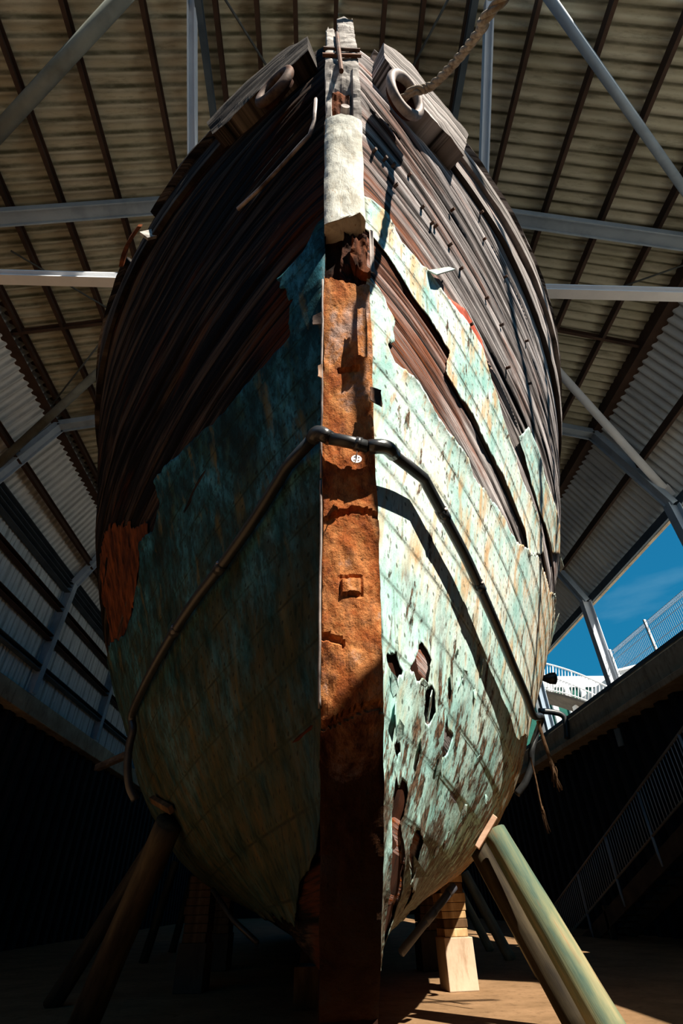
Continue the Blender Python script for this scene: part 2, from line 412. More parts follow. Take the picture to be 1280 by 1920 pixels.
M_PLANKEND = simple('pinkish_packing_plank', (.40, .23, .15), (.60, .40, .29), (4, 4, 14), .8)
M_GREEN = simple('dark_green_cladding', (.01, .07, .055), (.02, .11, .085), (3, 3, 3), .6, bump=0)
M_SIDING = simple('white_board_siding', (.50, .52, .54), (.58, .59, .60), (2, 2, 2), .6, bump=0)
M_DECKUNDER = simple('grey_deck_steel', (.09, .08, .07), (.15, .13, .11), (2, 2, 2), .7, bump=0)
M_RAIL = steel('dull_handrail_steel', (.16, .13, .10), (.24, .20, .15))
M_RAILBAR = steel('galvanised_baluster_steel', (.36, .40, .44), (.50, .53, .56))
M_STAIR = simple('dark_stair_steel', (.04, .03, .022), (.09, .065, .045), (2, 2, 2), .8, bump=0)
M_GLASSDK = simple('dark_window_glass', (.02, .05, .06), (.03, .07, .08), (1, 1, 1), .1, bump=0)
M_FENCE = steel('pale_fence_wire', (.42, .46, .50), (.52, .55, .58))

# ------------------------------------------------------------------ the setting: dock pit, quays, shed
XL, XR, ZQ = -10.0, 10.55, 7.0          # dock walls and quay level
m = MB().box((-14, -9, -.3), (14, 60, 0)); struct(m.build('floor', M_FLOOR))
def pile_wall(name, x, sgn):
    m = MB(); P = []; y = -9.0; pts = []
    while y < 60:
        for dy, dx in ((0, 0), (.32, 0), (.42, .22), (.74, .22), (.84, 0)):
            pts.append((y + dy, dx))
        y += .84
    for yy_, dx in pts:
        P += [(x + sgn * dx, yy_, 0), (x + sgn * dx, yy_, ZQ - .6)]
    k = len(pts)
    F = [(2*i, 2*i+2, 2*i+3, 2*i+1) for i in range(k - 1)]
    m.add(P, F)
    return struct(m.build(name, M_DOCK))
pile_wall('wall_left', XL - .3, -1); pile_wall('wall_right', XR + .3, 1)
struct(MB().box((-11, -9.4, 0), (12, -9, ZQ)).build('wall_front', M_DOCK))
struct(MB().box((-11, 60, 0), (12, 60.4, ZQ)).build('wall_back', M_DOCK))
# copings
m = MB().box((XL - 1.2, -9, ZQ - .62), (XL + .05, 60, ZQ)); struct(m.build('trim_1', M_COPING, bevel=.03))
m = MB().box((XR - .05, -9, ZQ - .8), (XR + 1.2, 60, ZQ - .02)); m.box((XR - .30, -9, ZQ - 1.0), (XR + 1.2, 60, ZQ - .8))
struct(m.build('trim_2', M_COPING, bevel=.03))
struct(MB().box((XR - .10, -9, ZQ - .0), (XR + .02, 60, ZQ + .12)).build('trim_3', M_DKBLUE))
struct(MB().box((-70, -60, ZQ - .3), (XL - 1.2, 90, ZQ - .01)).build('ground_left', M_GROUND))
struct(MB().box((XR + 1.2, -60, ZQ - .3), (80, 90, ZQ - .01)).build('ground_right', M_GROUND_R))
struct(MB().box((XL - 1.2, -60, ZQ - .3), (XR + 1.2, -9.4, ZQ - .01)).build('ground_front', M_GROUND))
# unseen slabs added over the dock, shaped to shade the stem and floor
dk = MB()
def to_slab(x, y, z):
    t = (6.95 - z) / SUN[2]; return (x + SUN[0] * t, y + SUN[1] * t)
c0, c1_, c2_ = to_slab(-.05, 3.3, 1.72), to_slab(.40, 3.25, 2.12), to_slab(.42, 3.55, 1.0)
DKY = c2_[1]
P = [(c0[0] - .3, c0[1] - .25), c1_, (c2_[0] + .1, DKY), (XR - .05, DKY), (XR - .05, -8.9), (c0[0] - .3, -8.9)]
k = len(P)
dk.add([(x, y, 6.86) for x, y in P] + [(x, y, 7.0) for x, y in P],
       [tuple(range(k - 1, -1, -1)), tuple(range(k, 2 * k))] + [(i, (i + 1) % k, k + (i + 1) % k, k + i) for i in range(k)])
struct(dk.build('shade_slab_4', M_DECKUNDER))
struct(MB().box((7.5, DKY + .02, 6.86), (XR - .05, 5.8, 7.0)).build('shade_slab_5', M_DECKUNDER))  # added slab out of view, keeps sun off the right of the floor

struct(MB().box((9.2, 5.8, 6.86), (XR - .05, 10.6, 7.0)).build('shade_slab_6', M_DECKUNDER))  # another added slab, closes a sunlit strip of floor
# roof profile
ZR0, XRG, SL = 16.3, 0.3, .26
def roof_z(x): return ZR0 - SL * abs(x - XRG)
KL, KR = (-8.65, roof_z(-8.65)), (9.35, roof_z(9.35))
EL, ER = (-10.05, 11.4), (11.05, 10.75)
def at_roof(px, py, off=0.0):
    r = ray(px, py); o = CAM; best = None
    for sg in (-1, 1):
        # z = ZR0 - off - SL*sg*(x-XRG)
        den = r[2] + SL * sg * r[0]
        t = (ZR0 - off - SL * sg * (o[0] - XRG) - o[2]) / den
        q = o + r * t
        if t > 0 and (q[0] - XRG) * sg >= -1e-6: best = q
    return best
Y0R, Y1R = 1.45, 58.0
def corrugated(name, a, b, mat, pitch, amp, y0, y1, sharp=1.0):
    """sheet from profile point a to b (x, z), ribs running from a to b, repeated along y"""
    a = np.array(a); b = np.array(b); d = _n(b - a); nrm = np.array([-d[1], d[0]])
    ys = np.arange(y0, y1, pitch / 8); ph = ys / pitch * 2 * math.pi
    o = amp * np.tanh(np.sin(ph) * sharp) / math.tanh(sharp)
    ns = 2
    V = []
    for yy_, oo in zip(ys, o):
        for s in range(ns):
            q = a + (b - a) * s / (ns - 1) + nrm * oo
            V.append((q[0], yy_, q[1]))
    F = [(i*ns+s, i*ns+s+1, (i+1)*ns+s+1, (i+1)*ns+s) for i in range(len(ys) - 1) for s in range(ns - 1)]
    m = MB().add(V, F)
    return struct(m.build(name, mat, smooth=True))
corrugated('ceiling', (XRG, ZR0), KL, M_SHEET, .27, .05, Y0R, Y1R, 1.6)
corrugated('ceiling_right', (XRG, ZR0), KR, M_SHEET, .27, .05, Y0R, Y1R, 1.6)
corrugated('ceiling_lower_left', (KL[0] + .1, KL[1] + .05), EL, M_SHEETB, .27, .045, Y0R, Y1R, 1.6)
corrugated('ceiling_lower_right', (KR[0] - .1, KR[1] + .05), ER, M_SHEETB, .27, .045, Y0R, Y1R, 1.6)
corrugated('wall_upper_left', EL, (XL - .12, ZQ), M_SHEETB, .20, .03, Y0R, Y1R, 2.0)

# roof steelwork, each member a thing of its own
def member(name, label, cat, group, kind, a, b, w, h, mat, ref=(0, 0, 1)):
    m = MB()
    getattr(m, kind)(a, b, w, h, ref)
    mid = tuple((np.array(a) + np.array(b)) / 2)
    o = m.build(name, mat, origin=mid)
    return tag(o, label, cat, group)
ords = ['first', 'second', 'third', 'fourth', 'fifth', 'sixth', 'seventh', 'eighth', 'ninth', 'tenth', 'eleventh', 'twelfth', 'thirteenth', 'fourteenth', 'fifteenth', 'sixteenth', 'seventeenth']
PX = []
for px in (115, 265, 402, 480, 553, 630, 722, 795, 882, 1012, 1153, 1300):
    q = at_roof(px, 0, .22); PX.append(q[0])
PX = [-8.35, -7.3, -6.2] + PX[:] + [8.2]
PX = sorted(PX)
for i, x in enumerate(PX):
    z = roof_z(x) - .16
    member('roof_purlin', 'rust brown purlin under the roof sheets, %s from the left-hand roof kink' % ords[i], 'purlin', 'roof purlins',
           'cbeam', (x, Y0R, z), (x, Y1R, z), .09, .24, M_BROWN)
for i, (x, z, w) in enumerate(((KL[0] - .02, KL[1] - .18, .34), (-9.28, 12.15, .10))):
    member('roof_purlin', ('deep brown purlin along the kink of the left roof slope', 'dark purlin midway down the steep left roof panel')[i],
           'purlin', 'roof purlins', 'cbeam', (x, Y0R, z), (x, Y1R, z), w, (.40, .26)[i], M_BROWN)
for i, (x, z, w) in enumerate(((KR[0] + .02, KR[1] - .18, .34), (10.1, 12.0, .10))):
    member('roof_purlin', ('deep brown purlin along the kink of the right roof slope', 'dark purlin midway down the steep right roof panel')[i],
           'purlin', 'roof purlins', 'cbeam', (x, Y0R, z), (x, Y1R, z), w, (.40, .26)[i], M_BROWN)
for i, (x, z) in enumerate(((-9.86, 11.42), (-9.86, 11.0))):
    member('eave_girder', ('upper of the two dark girders along the left eave', 'lower of the two dark girders along the left eave')[i],
           'girder', 'left eave girders', 'cbeam', (x, Y0R, z), (x, Y1R, z), .24, .24, M_DKBLUE)
for i, z in enumerate((10.15, 8.98, 7.85)):
    member('wall_girt', ('top', 'middle', 'lowest')[i] + ' horizontal girt on the grey left wall sheets', 'girt', 'left wall girts',
           'cbeam', (-9.88, Y0R, z), (-9.88, Y1R, z), .22, .20, M_BROWN if i < 2 else M_DKBLUE)
g = thing('eave_gutter', (11.1, 20, 10.6), 'long grey gutter and fascia along the right roof eave against blue sky', 'gutter')
MB().box((10.90, Y0R, 10.45), (10.98, Y1R, 10.75)).build('eave_beam', M_DKBLUE, g)
MB().box((10.98, Y0R, 10.66), (11.30, Y1R, 10.70)).build('soffit', M_SHEETB, g)
MB().box((11.22, Y0R, 10.62), (11.34, Y1R, 10.9)).build('fascia', M_COPING, g)

# portal frames
FY = [5.5, 11.8, 18.1, 24.4, 30.7, 37.0]
for i, y in enumerate(FY):
    lab = ['blue steel portal frame nearest the bow, rafters high behind the stem head',
           'blue steel portal frame second from the bow, meeting the roof braces at both eaves',
           'blue steel portal frame third from the bow, its right column coloured pale as if in the sun',
           'blue steel portal frame fourth from the bow, left column showing beside the hull',
           'blue steel portal frame fifth from the bow, mostly behind the hull',
           'blue steel portal frame farthest from the bow, mostly behind the hull'][i]
    g = thing('portal_frame', (XRG, y, ZQ), lab, 'frame', 'shed portal frames')
    dz = .40
    for a, b in (((-9.98, ZQ), (-9.80, 11.25)), ((10.70, ZQ), (10.70, 10.5))):
        m = MB().ibeam((a[0], y, a[1]), (b[0], y, b[1]), .30, .36, (1, 0, 0), .03)
        m.build('column', M_PALE if (i == 2 and a[0] > 0) else M_BLUE, g)  # third frame's right column: sunlight put into a paler steel colour
    for a, b, nm in ((( -9.72, 11.25), (KL[0] + .12, KL[1] - dz), 'haunch'), ((KL[0] + .12, KL[1] - dz), (XRG, ZR0 - dz), 'rafter'),
                 ((10.72, 10.5), (KR[0] - .12, KR[1] - dz), 'haunch'), ((KR[0] - .12, KR[1] - dz), (XRG, ZR0 - dz), 'rafter')):
        MB().ibeam((a[0], y, a[1]), (b[0], y, b[1]), .22, .34, (0, 1, 0), .03).build(nm, M_BLUE, g)

# cross tie and raking struts in front
a = at_y(-60, 521, 5.5 - .25); b = at_y(1340, 551, 5.5 - .25)
a[2] = b[2] = (a[2] + b[2]) / 2
a[0] = -9.3; b[0] = 9.9
ZT = a[2]
member('cross_tie', 'long white steel cross tie running level behind the whole hull', 'beam', None, 'ibeam', a, b, .20, .20, M_WHITESTEEL)
for sgn, x, pt, pb, lab in ((-1, -2.60, (360, -4), (361, 290), 'pale steel strut raking up left of the stem head'),
                            (1, 3.27, (917, -4), (906, 335), 'pale steel strut raking up right of the stem head, behind the rope')):
    p1 = at_x(*pt, x); p2 = at_x(*pb, x)
    d = (p2 - p1) / np.linalg.norm(p2 - p1)
    t0 = (roof_z(x) - .3 - p1[2]) / d[2]; t1 = (5.3 - p2[1]) / d[1]
    p1 = p1 + d * t0; p2 = p2 + d * min(t1, 4)
    member('raking_strut', lab, 'strut', 'raking roof struts', 'ibeam', p1, p2, .17, .17, M_PALE, (1, 0, 0))
for px, py, lab in ((385, 100, 'blue longitudinal roof beam left of the stem head'), (872, 100, 'blue longitudinal roof beam right of the stem head')):
    q = at_roof(px, py, .45)
    member('roof_beam', lab, 'beam', 'longitudinal roof beams', 'ibeam', (q[0], Y0R, q[2]), (q[0], Y1R, q[2]), .13, .22, M_DKBLUE)
# wind braces lying under the roof
def brace(pa, pb, off, r, mat, lab, ext=(0, 0), n=10, bolts=False, name='roof_brace', grp='roof wind braces'):
    a = at_roof(*pa, off); b = at_roof(*pb, off); d = _n(b - a)
    a = a - d * ext[0]; b = b + d * ext[1]
    g = thing(name, tuple((a + b) / 2), lab, 'brace', grp)
    tb = MB().tube([a, b], r, n).build('tube', mat, g, smooth=True)
    if bolts:
        for k in range(7):
            q = a + (b - a) * (.12 + .13 * k)
            MB().tube([q + (0, -.05, -.06), q + (0, -.07, -.10)], .03, 8).build('bolt', M_IRON, tb)
    return g
brace((0, 245), (225, 0), .55, .15, M_GALV, 'thick grey bolted roof brace crossing the top left corner', (1.5, 1.0), bolts=True)
brace((1275, 345), (1032, 0), .55, .095, M_BLUE, 'round blue roof brace crossing the top right corner', (1.5, 1.0))
def brace3(a, b, r, mat, lab):
    g = thing('roof_brace', tuple((np.array(a) + np.array(b)) / 2), lab, 'brace', 'roof wind braces')
    MB().tube([a, b], r, 12).build('tube', mat, g, smooth=True)
    d = _n(np.array(b) - np.array(a))
    MB().bar(np.array(b) - d * .05, np.array(b) + d * .35, .34, .02).build('gusset_plate', M_PALE, g)
aR = at_roof(1047, 697, .5); bR = at_y(1243, 915, 11.7)
brace3(aR - (bR - aR) * .8, bR, .125, M_PALE, 'pale round roof brace from behind the right rail to the right eave')
aL = at_roof(185, 697, .5); bL = at_y(-10, 876, 11.6)
brace3(aL - (bL - aL) * .8, bL, .125, M_GALV, 'grimy round roof brace from behind the left rail to the left eave')
# thin tie rods
for i, (pa, pb, off, lab) in enumerate((
    ((410, -20), (510, 140), .35, 'thin sag rod crossing the purlins left of the stem head'),
    ((850, -20), (755, 160), .35, 'thin sag rod crossing the purlins right of the stem head'),
    ((20, 470), (205, 580), .35, 'thin dark rod under the left roof below the cross tie'),
    ((1130, 550), (1330, 480), .35, 'thin dark rod under the right roof below the cross tie'),
    ((100, 755), (190, 640), .35, 'thin dark rod crossing the grimy left brace'))):
    brace(pa, pb, off, .025, M_RODS, lab, name='tie_rod', grp='thin roof tie rods', n=6)

for pa, pb, lab in (((1042, 617), (1212, 650), 'brown bridging channel between purlins under the right roof below the cross tie'),
                    ((2, 626), (192, 604), 'brown bridging channel between purlins under the left roof below the cross tie')):
    p, q = at_roof(*pa, .2), at_roof(*pb, .2)
    member('bridging_channel', lab, 'channel', 'purlin bridging', 'cbeam', p, q, .08, .18, M_BROWN)

# ------------------------------------------------------------------ the ship
HP = dict(stz=[0.4, 1.1, 1.85, 3.0, 4.1, 5.4, 6.7, 8.1], sty=[4.769, 3.981, 3.374, 2.972, 2.647, 2.247, 1.933, 1.486], Bz=[0.0, 0.08, 0.2, 0.35, 0.5, 0.7, 0.85, 1.0], B=[0.34, 1.936, 2.913, 3.52, 4.089, 4.385, 4.36, 4.158], L=[9.282, 9.244, 9.029, 9.015, 9.032, 8.435, 7.573, 6.401], n=[2.477, 2.412, 2.394, 2.294, 2.149, 2.331, 2.45, 2.591], m=[1.24, 1.0, 1.017, 1.097, 1.139, 1.109, 1.043, 1.11], zk=0.705, zr=[9.556, 8.473, 7.921, 7.63, 6.897], zs=[0, 3, 6, 10, 30], rise=0.619)
X0 = 0.2
def ip(x, xs, ys):
    xs = np.asarray(xs, float); ys = np.asarray(ys, float); d = np.gradient(ys, xs)
    x = np.clip(x, xs[0], xs[-1]); i = np.clip(np.searchsorted(xs, x) - 1, 0, len(xs) - 2)
    h = xs[i + 1] - xs[i]; t = (x - xs[i]) / h
    return (2*t**3-3*t**2+1)*ys[i]+(t**3-2*t**2+t)*h*d[i]+(-2*t**3+3*t**2)*ys[i+1]+(t**3-t**2)*h*d[i+1]
def hull(s, w):
    s = np.asarray(s, float); w = np.asarray(w, float)
    z = HP['zk'] + w * (ip(s, HP['zs'], HP['zr']) - HP['zk']) + HP['rise'] * np.sin(np.pi * w) * np.exp(-s / 2.5)
    y0 = ip(z, HP['stz'], HP['sty'])
    B, L, n_, m_ = (ip(w, HP['Bz'], HP[k]) for k in ('B', 'L', 'n', 'm'))
    t = np.clip(s / L, 0, 1)
    g = np.maximum(1 - (1 - t) ** n_, 0) ** (1 / m_)
    return y0 + s, z, .17 + (B - .17) * g
def surf(side, s, w, off=0.0):
    s = np.asarray(s, float); w = np.asarray(w, float)
    def P(s, w):
        y, z, b = hull(s, w); return np.stack([X0 + side * b, y, z], -1)
    p = P(s, w)
    s2 = np.maximum(s, .03); e1, e2 = .02, .003
    a = P(s2 + e1, w) - P(s2 - e1, w); b = P(s2, np.minimum(w + e2, 1)) - P(s2, np.maximum(w - e2, 0))
    nn = np.cross(a, b) * (-side); nn /= np.linalg.norm(nn, axis=-1, keepdims=True) + 1e-9
    nn = np.where((nn[..., 0:1] * side) < 0, -nn, nn)
    return p + nn * np.asarray(off)[..., None] if np.ndim(off) else p + nn * off
_S, _W = np.meshgrid(np.linspace(0, 1, 300) ** 1.6 * 11, np.linspace(0, 1, 260), indexing='ij')
_C = {}
for _sd in (-1, 1):
    _C[_sd] = proj(surf(_sd, _S, _W))
def sw(side, px, py):
    """hull coordinates (s aft of the stem, w from keel to rail) of the surface seen at a pixel"""
    X, Y, D = _C[side]
    d = np.hypot(X - px, Y - py); k = d < max(6, d.min() + 3)
    near = k & (D < D[k].min() + .6)
    i = np.argmin(np.where(near, d, 1e9)); s, w = _S.flat[i], _W.flat[i]
    for _ in range(4):
        def q(s, w):
            a = proj(surf(side, s, w)); return np.array([a[0], a[1]])
        f = q(s, w) - (px, py); J = np.stack([(q(s + .01, w) - q(s, w)) / .01, (q(s, w + .002) - q(s, w)) / .002], 1)
        try: ds = np.linalg.solve(J, f)
        except Exception: break
        ds = np.clip(ds, -.05, .05); s = float(np.clip(s - ds[0], 0, 11)); w = float(np.clip(w - ds[1], 0, 1))
    return s, w
def hp_(side, px, py, off=0.0):
    s, w = sw(side, px, py); return surf(side, s, w, off)
def hnorm(side, s, w):
    return _n(surf(side, s, w, 1.0) - surf(side, s, w, 0.0))

SHIP = thing('wooden_ship', (X0, 12, .73), 'huge weathered wooden sailing ship hull seen bow on, copper sheathing peeling', 'ship')
NSTR = 36
def sgrid(ds):
    return np.concatenate([np.arange(0, 6.5, ds), np.arange(6.5, 10, .1), np.arange(10, 24.01, .5)])

def planking(side, mat, name):
    ss = sgrid(.045); ws = np.linspace(0, 1, NSTR * 8 + 1)
    S, W = np.meshgrid(ss, ws, indexing='ij')
    V8 = W * 8
    kf = W * NSTR; fr = kf - np.floor(kf); e = np.minimum(fr, 1 - fr)
    st = np.floor(kf + 1e-6)
    step = (vnoise(st * 3.7 + side * 11, st * 0 + .5, 3) - .5) * .03
    groove = -.026 * np.exp(-(e / .09) ** 2) * (.35 + vnoise(S * .9 + st * 7, st * 1.7, 5))
    ero = fbm(S * .7 + 20 * side, V8 * 5, 11, 4) * .014 + fbm(S * 3, V8 * 16, 31, 3) * .008
    crack = -.045 * np.clip(vnoise(S * .55 + st * 3, V8 * 11, 17) - .72, 0, 1) / .28
    # decayed ends and hollows
    hol = -.09 * np.clip(fbm(S * .5 + side * 5, V8 * 1.3, 43, 3) - .38, 0, 1)
    off = step + groove + ero + crack + hol
    off *= np.clip(S / .12, 0.15, 1)
    P = surf(side, S, W, off)
    ni, nj = S.shape
    F = []
    for i in range(ni - 1):
        b = i * nj
        for j in range(nj - 1):
            q = (b + j, b + nj + j, b + nj + j + 1, b + j + 1)
            F.append(q if side > 0 else q[::-1])
    m = MB(); m.v = P.reshape(-1, 3).tolist(); m.f = F
    m.uv = np.stack([S, V8], -1).reshape(-1, 2)
    o = m.build(name, mat, SHIP, smooth=True)
    return o
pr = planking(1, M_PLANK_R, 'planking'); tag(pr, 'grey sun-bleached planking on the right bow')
pl = planking(-1, M_PLANK_L, 'planking'); tag(pl, 'planking on the left bow, coloured dark for its shade')

def pdist(S, V, poly):
    """signed distance (positive inside) of points to a polygon"""
    d = np.full(S.shape, 1e9); ins = np.zeros(S.shape, bool); n_ = len(poly)
    for i in range(n_):
        ax, ay = poly[i]; bx, by = poly[(i + 1) % n_]
        ex, ey = bx - ax, by - ay; L2 = ex * ex + ey * ey + 1e-12
        t = np.clip(((S - ax) * ex + (V - ay) * ey) / L2, 0, 1)
        d = np.minimum(d, np.hypot(S - ax - t * ex, V - ay - t * ey))
        c = ((ay > V) != (by > V)) & (S < ex * (V - ay) / (ey if abs(ey) > 1e-12 else 1e-12) + ax)
        ins ^= c
    return np.where(ins, d, -d)
def patch_field(side, polys, holes, S, V, rag):
    f = np.full(S.shape, -1e9)
    for p in polys: f = np.maximum(f, pdist(S, V, p))
    for h in holes: f = np.minimum(f, -pdist(S, V, h))
    nz = (fbm(S * 3.2 + 9, V * 3.2, 61, 4) * 1.0 + fbm(S * 13, V * 13, 71, 3) * .55 + fbm(S * 37, V * 29, 75, 2) * .45)
    return f + nz * rag
def sheet(side, polys, holes, mat, name, off0, rag=.07, ds=.035, smax=24.1, wr=(0, 1), tears=None, nj=230, thick=.006, curl=.05):
    ss = sgrid(ds); ss = ss[ss <= smax]; ws = np.linspace(wr[0], wr[1], int(nj * (wr[1] - wr[0])) + 2)
    S, W = np.meshgrid(ss, ws, indexing='ij'); V = W * 8
    f = patch_field(side, polys, holes, S, V, rag)
    if tears is not None: f = np.minimum(f, tears(S, V))
    lap = (V / .33) - np.floor(V / .33)
    off = off0 + .010 * (1 - lap) + fbm(S * 1.3, V * 2.2, 81, 3) * .010 + fbm(S * 5, V * 5, 85, 2) * .005
    ed = np.exp(-np.maximum(f, 0) / .05)
    off = off + curl * ed * np.clip(fbm(S * 2.2, V * 2.2, 91, 3) + .1, 0, 1)
    P = surf(side, S, W, off)
    UV = np.stack([S, V], -1)
    ni, njn = S.shape
    verts = []; uvs = []; faces = []; vid = {}
    def vv(i, j):
        k = (i, j)
        if k not in vid: vid[k] = len(verts); verts.append(P[i, j]); uvs.append(UV[i, j])
        return vid[k]
    def ev(a, b):
        k = (a, b) if a < b else (b, a)
        if k not in vid:
            fa, fb = f[k[0]], f[k[1]]; t = fa / (fa - fb)
            vid[k] = len(verts); verts.append(P[k[0]] * (1 - t) + P[k[1]] * t); uvs.append(UV[k[0]] * (1 - t) + UV[k[1]] * t)
        return vid[k]
    inside = f > 0
    any_ = inside[:-1, :-1] | inside[1:, :-1] | inside[:-1, 1:] | inside[1:, 1:]
    for i, j in zip(*np.nonzero(any_)):
        c = [(i, j), (i + 1, j), (i + 1, j + 1), (i, j + 1)]
        poly = []
        for k in range(4):
            a, b = c[k], c[(k + 1) % 4]
            if inside[a]: poly.append(vv(*a))
            if inside[a] != inside[b]: poly.append(ev(a, b))
        if len(poly) >= 3: faces.append(tuple(poly if side > 0 else poly[::-1]))
    m = MB(); m.v = [tuple(q) for q in verts]; m.f = faces; m.uv = np.array(uvs)
    o = m.build(name, mat, SHIP, smooth=True)
    sol = o.modifiers.new('thickness', 'SOLIDIFY'); sol.thickness = thick; sol.offset = -1
    return o
def poly(side, pts):
    return [(lambda q: (q[0], q[1] * 8))(sw(side, *p)) for p in pts]

# right bow: the lower sheathing, the long upper strip, the small strip and the holes in them
up = poly(1, [(704, 545), (727, 580), (741, 606), (735, 640), (716, 652), (722, 668), (737, 692), (776, 722), (816, 790), (850, 838), (868, 860), (882, 896), (906, 922), (936, 962), (956, 1000), (985, 1036), (1004, 1045), (1018, 1075)])
e_s, e_v = up[-1]
main_r = [(-.2, up[0][1])] + up + [(e_s + .5, e_v + .1), (e_s + 1.0, e_v + .35), (14, e_v - .1), (25, e_v - .2), (25, -.1), (-.2, -.1)]
strip_r = poly(1, [(690, 386), (722, 402), (748, 456), (803, 515), (832, 560), (872, 606), (902, 655), (912, 700), (927, 742), (942, 800), (966, 868), (977, 905), (1002, 958), (1012, 1000), (1016, 1034), (986, 1040), (979, 990), (958, 940), (932, 880), (904, 830), (884, 780), (858, 745), (833, 702), (838, 660), (798, 600), (768, 560), (734, 500), (704, 458), (690, 432)])
strip_r[0] = (-.05, strip_r[0][1]); strip_r[-1] = (-.05, strip_r[-1][1])
small_r = poly(1, [(966, 822), (984, 800), (1001, 842), (1021, 900), (1038, 955), (1046, 1005), (1046, 1040), (1034, 1036), (1010, 962), (984, 882)])
holes_r = [poly(1, h) for h in (
    [(786, 1300), (800, 1285), (806, 1335), (796, 1352), (788, 1340)],
    [(818, 1375), (830, 1335), (836, 1370), (845, 1378), (836, 1410), (822, 1412)],
    [(738, 1470), (750, 1445), (762, 1480), (752, 1530), (745, 1570), (736, 1585)],
    [(726, 1385), (740, 1370), (748, 1420), (735, 1440)],
    [(728, 1570), (742, 1560), (746, 1640), (732, 1720), (727, 1700)],
    [(758, 1590), (772, 1550), (784, 1575), (768, 1630), (756, 1660)],
    [(746, 1700), (762, 1640), (766, 1680), (748, 1740)],
    [(764, 1230), (785, 1205), (800, 1235), (792, 1275), (770, 1270), (750, 1255)],
    [(722, 1235), (735, 1225), (748, 1265), (735, 1272)])]
def tears_r(S, V):
    # long rips that follow the sheets low on the bow
    low = np.clip((1.9 - V) / 1.2, 0, 1)
    a = vnoise(S * 2.6 + V * 2.4 + 3, (S - V) * .75, 101)
    b = fbm(S * 6, V * 6, 105, 3) * .14
    low = low * np.clip((S - .02) / .2, 0, 1)
    return .30 + .35 * (1 - low) - low * np.clip(a + b - .50, 0, 1) * 1.3
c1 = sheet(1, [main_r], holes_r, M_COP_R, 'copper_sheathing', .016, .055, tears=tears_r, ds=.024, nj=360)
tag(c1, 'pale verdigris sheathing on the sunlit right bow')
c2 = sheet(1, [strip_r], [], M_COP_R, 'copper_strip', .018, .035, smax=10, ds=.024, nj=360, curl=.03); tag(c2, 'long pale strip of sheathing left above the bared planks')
c3 = sheet(1, [small_r], [], M_COP_R, 'copper_strip', .020, .03, smax=10); tag(c3, 'short pale remnant of sheathing far round the right bow')
# red lead showing where the strip has peeled
red = poly(1, [(806, 548), (826, 548), (868, 580), (902, 640), (914, 700), (902, 700), (872, 640), (838, 592), (815, 575)])
c4 = sheet(1, [red], [], M_REDLEAD, 'red_lead_patch', .008, .03, smax=10, curl=.0); tag(c4, 'red primer bared beside the peeled strip')

# left bow
upl = poly(-1, [(592, 428), (572, 468), (546, 500), (512, 533), (530, 548), (549, 566), (537, 602), (541, 640), (502, 680), (472, 720), (440, 762), (402, 800), (360, 832), (320, 872), (291, 902), (302, 950), (290, 990), (268, 1020), (265, 1080), (250, 1150), (238, 1190), (206, 1212)])
es, evv = upl[-1]
main_l = [(-.2, upl[0][1])] + upl + [(es + .6, evv), (14, evv - .1), (25, evv - .2), (25, -.1)] + [(3.6, -.1)] + poly(-1, [(510, 1735), (560, 1720)]) + [(-.2, .55)]
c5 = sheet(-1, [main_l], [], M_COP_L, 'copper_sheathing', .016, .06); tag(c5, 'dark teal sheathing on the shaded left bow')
# raw red timber bared at the edge of the left bow
rawl = poly(-1, [(205, 985), (262, 990), (285, 1000), (268, 1030), (262, 1090), (248, 1150), (238, 1195), (212, 1205), (197, 1120), (188, 1040)])
rawl = [(a, b) for a, b in rawl]
c6 = sheet(-1, [rawl], [], M_REDWOOD, 'bared_timber', .004, .16, smax=10, curl=.06); tag(c6, 'raw red-brown timber bared on the left bow')

for h in holes_r:  # black sheets painted in for the darkness inside the holes
    cx_ = sum(q[0] for q in h) / len(h); cy_ = sum(q[1] for q in h) / len(h)
    big = [(cx_ + (a - cx_) * 1.5, cy_ + (b - cy_) * 1.35) for a, b in h]
    o_ = sheet(1, [big], [], M_ROT, 'hollow_shade_sheet', -.004, .03, smax=8, curl=.0, ds=.03); tag(o_, 'black sheet painting the dark of a hole in the torn sheathing')
o_ = sheet(1, [[(-.1, -.1), (.62, -.1), (.66, .9), (.42, 1.7), (-.1, 2.1)]], [], M_ROT, 'hollow_shade_sheet', -.002, .08, smax=8, curl=.0, ds=.03); tag(o_, 'black sheet painting the dark hollow beside the foot of the stem')
for k in range(24):
    px, py = rng.uniform(728, 930), rng.uniform(1200, 1640)
    if py > 1640 - (px - 760) * .55 or px > 905: continue
    s1, w1 = sw(1, px, py); r1 = rng.uniform(.02, .055); a1 = rng.uniform(0, 6.28); lift = rng.uniform(.02, .045)
    pts = []
    for q in range(5):
        an = a1 + q * 1.257; rr = r1 * rng.uniform(.6, 1.3)
        pts.append(surf(1, s1 + rr * math.cos(an), min(1, max(0, w1 + rr * 1.5 * math.sin(an) / 8)), .02 + lift * (.5 + .5 * math.cos(q * 1.257))))
    m = MB().add(pts, [(0, 1, 2, 3, 4)]); m.uv = np.array([(s1, w1 * 8)] * 5)
    o = m.build('copper_flap', M_COP_R, c1); o.modifiers.new('thickness', 'SOLIDIFY').thickness = .006
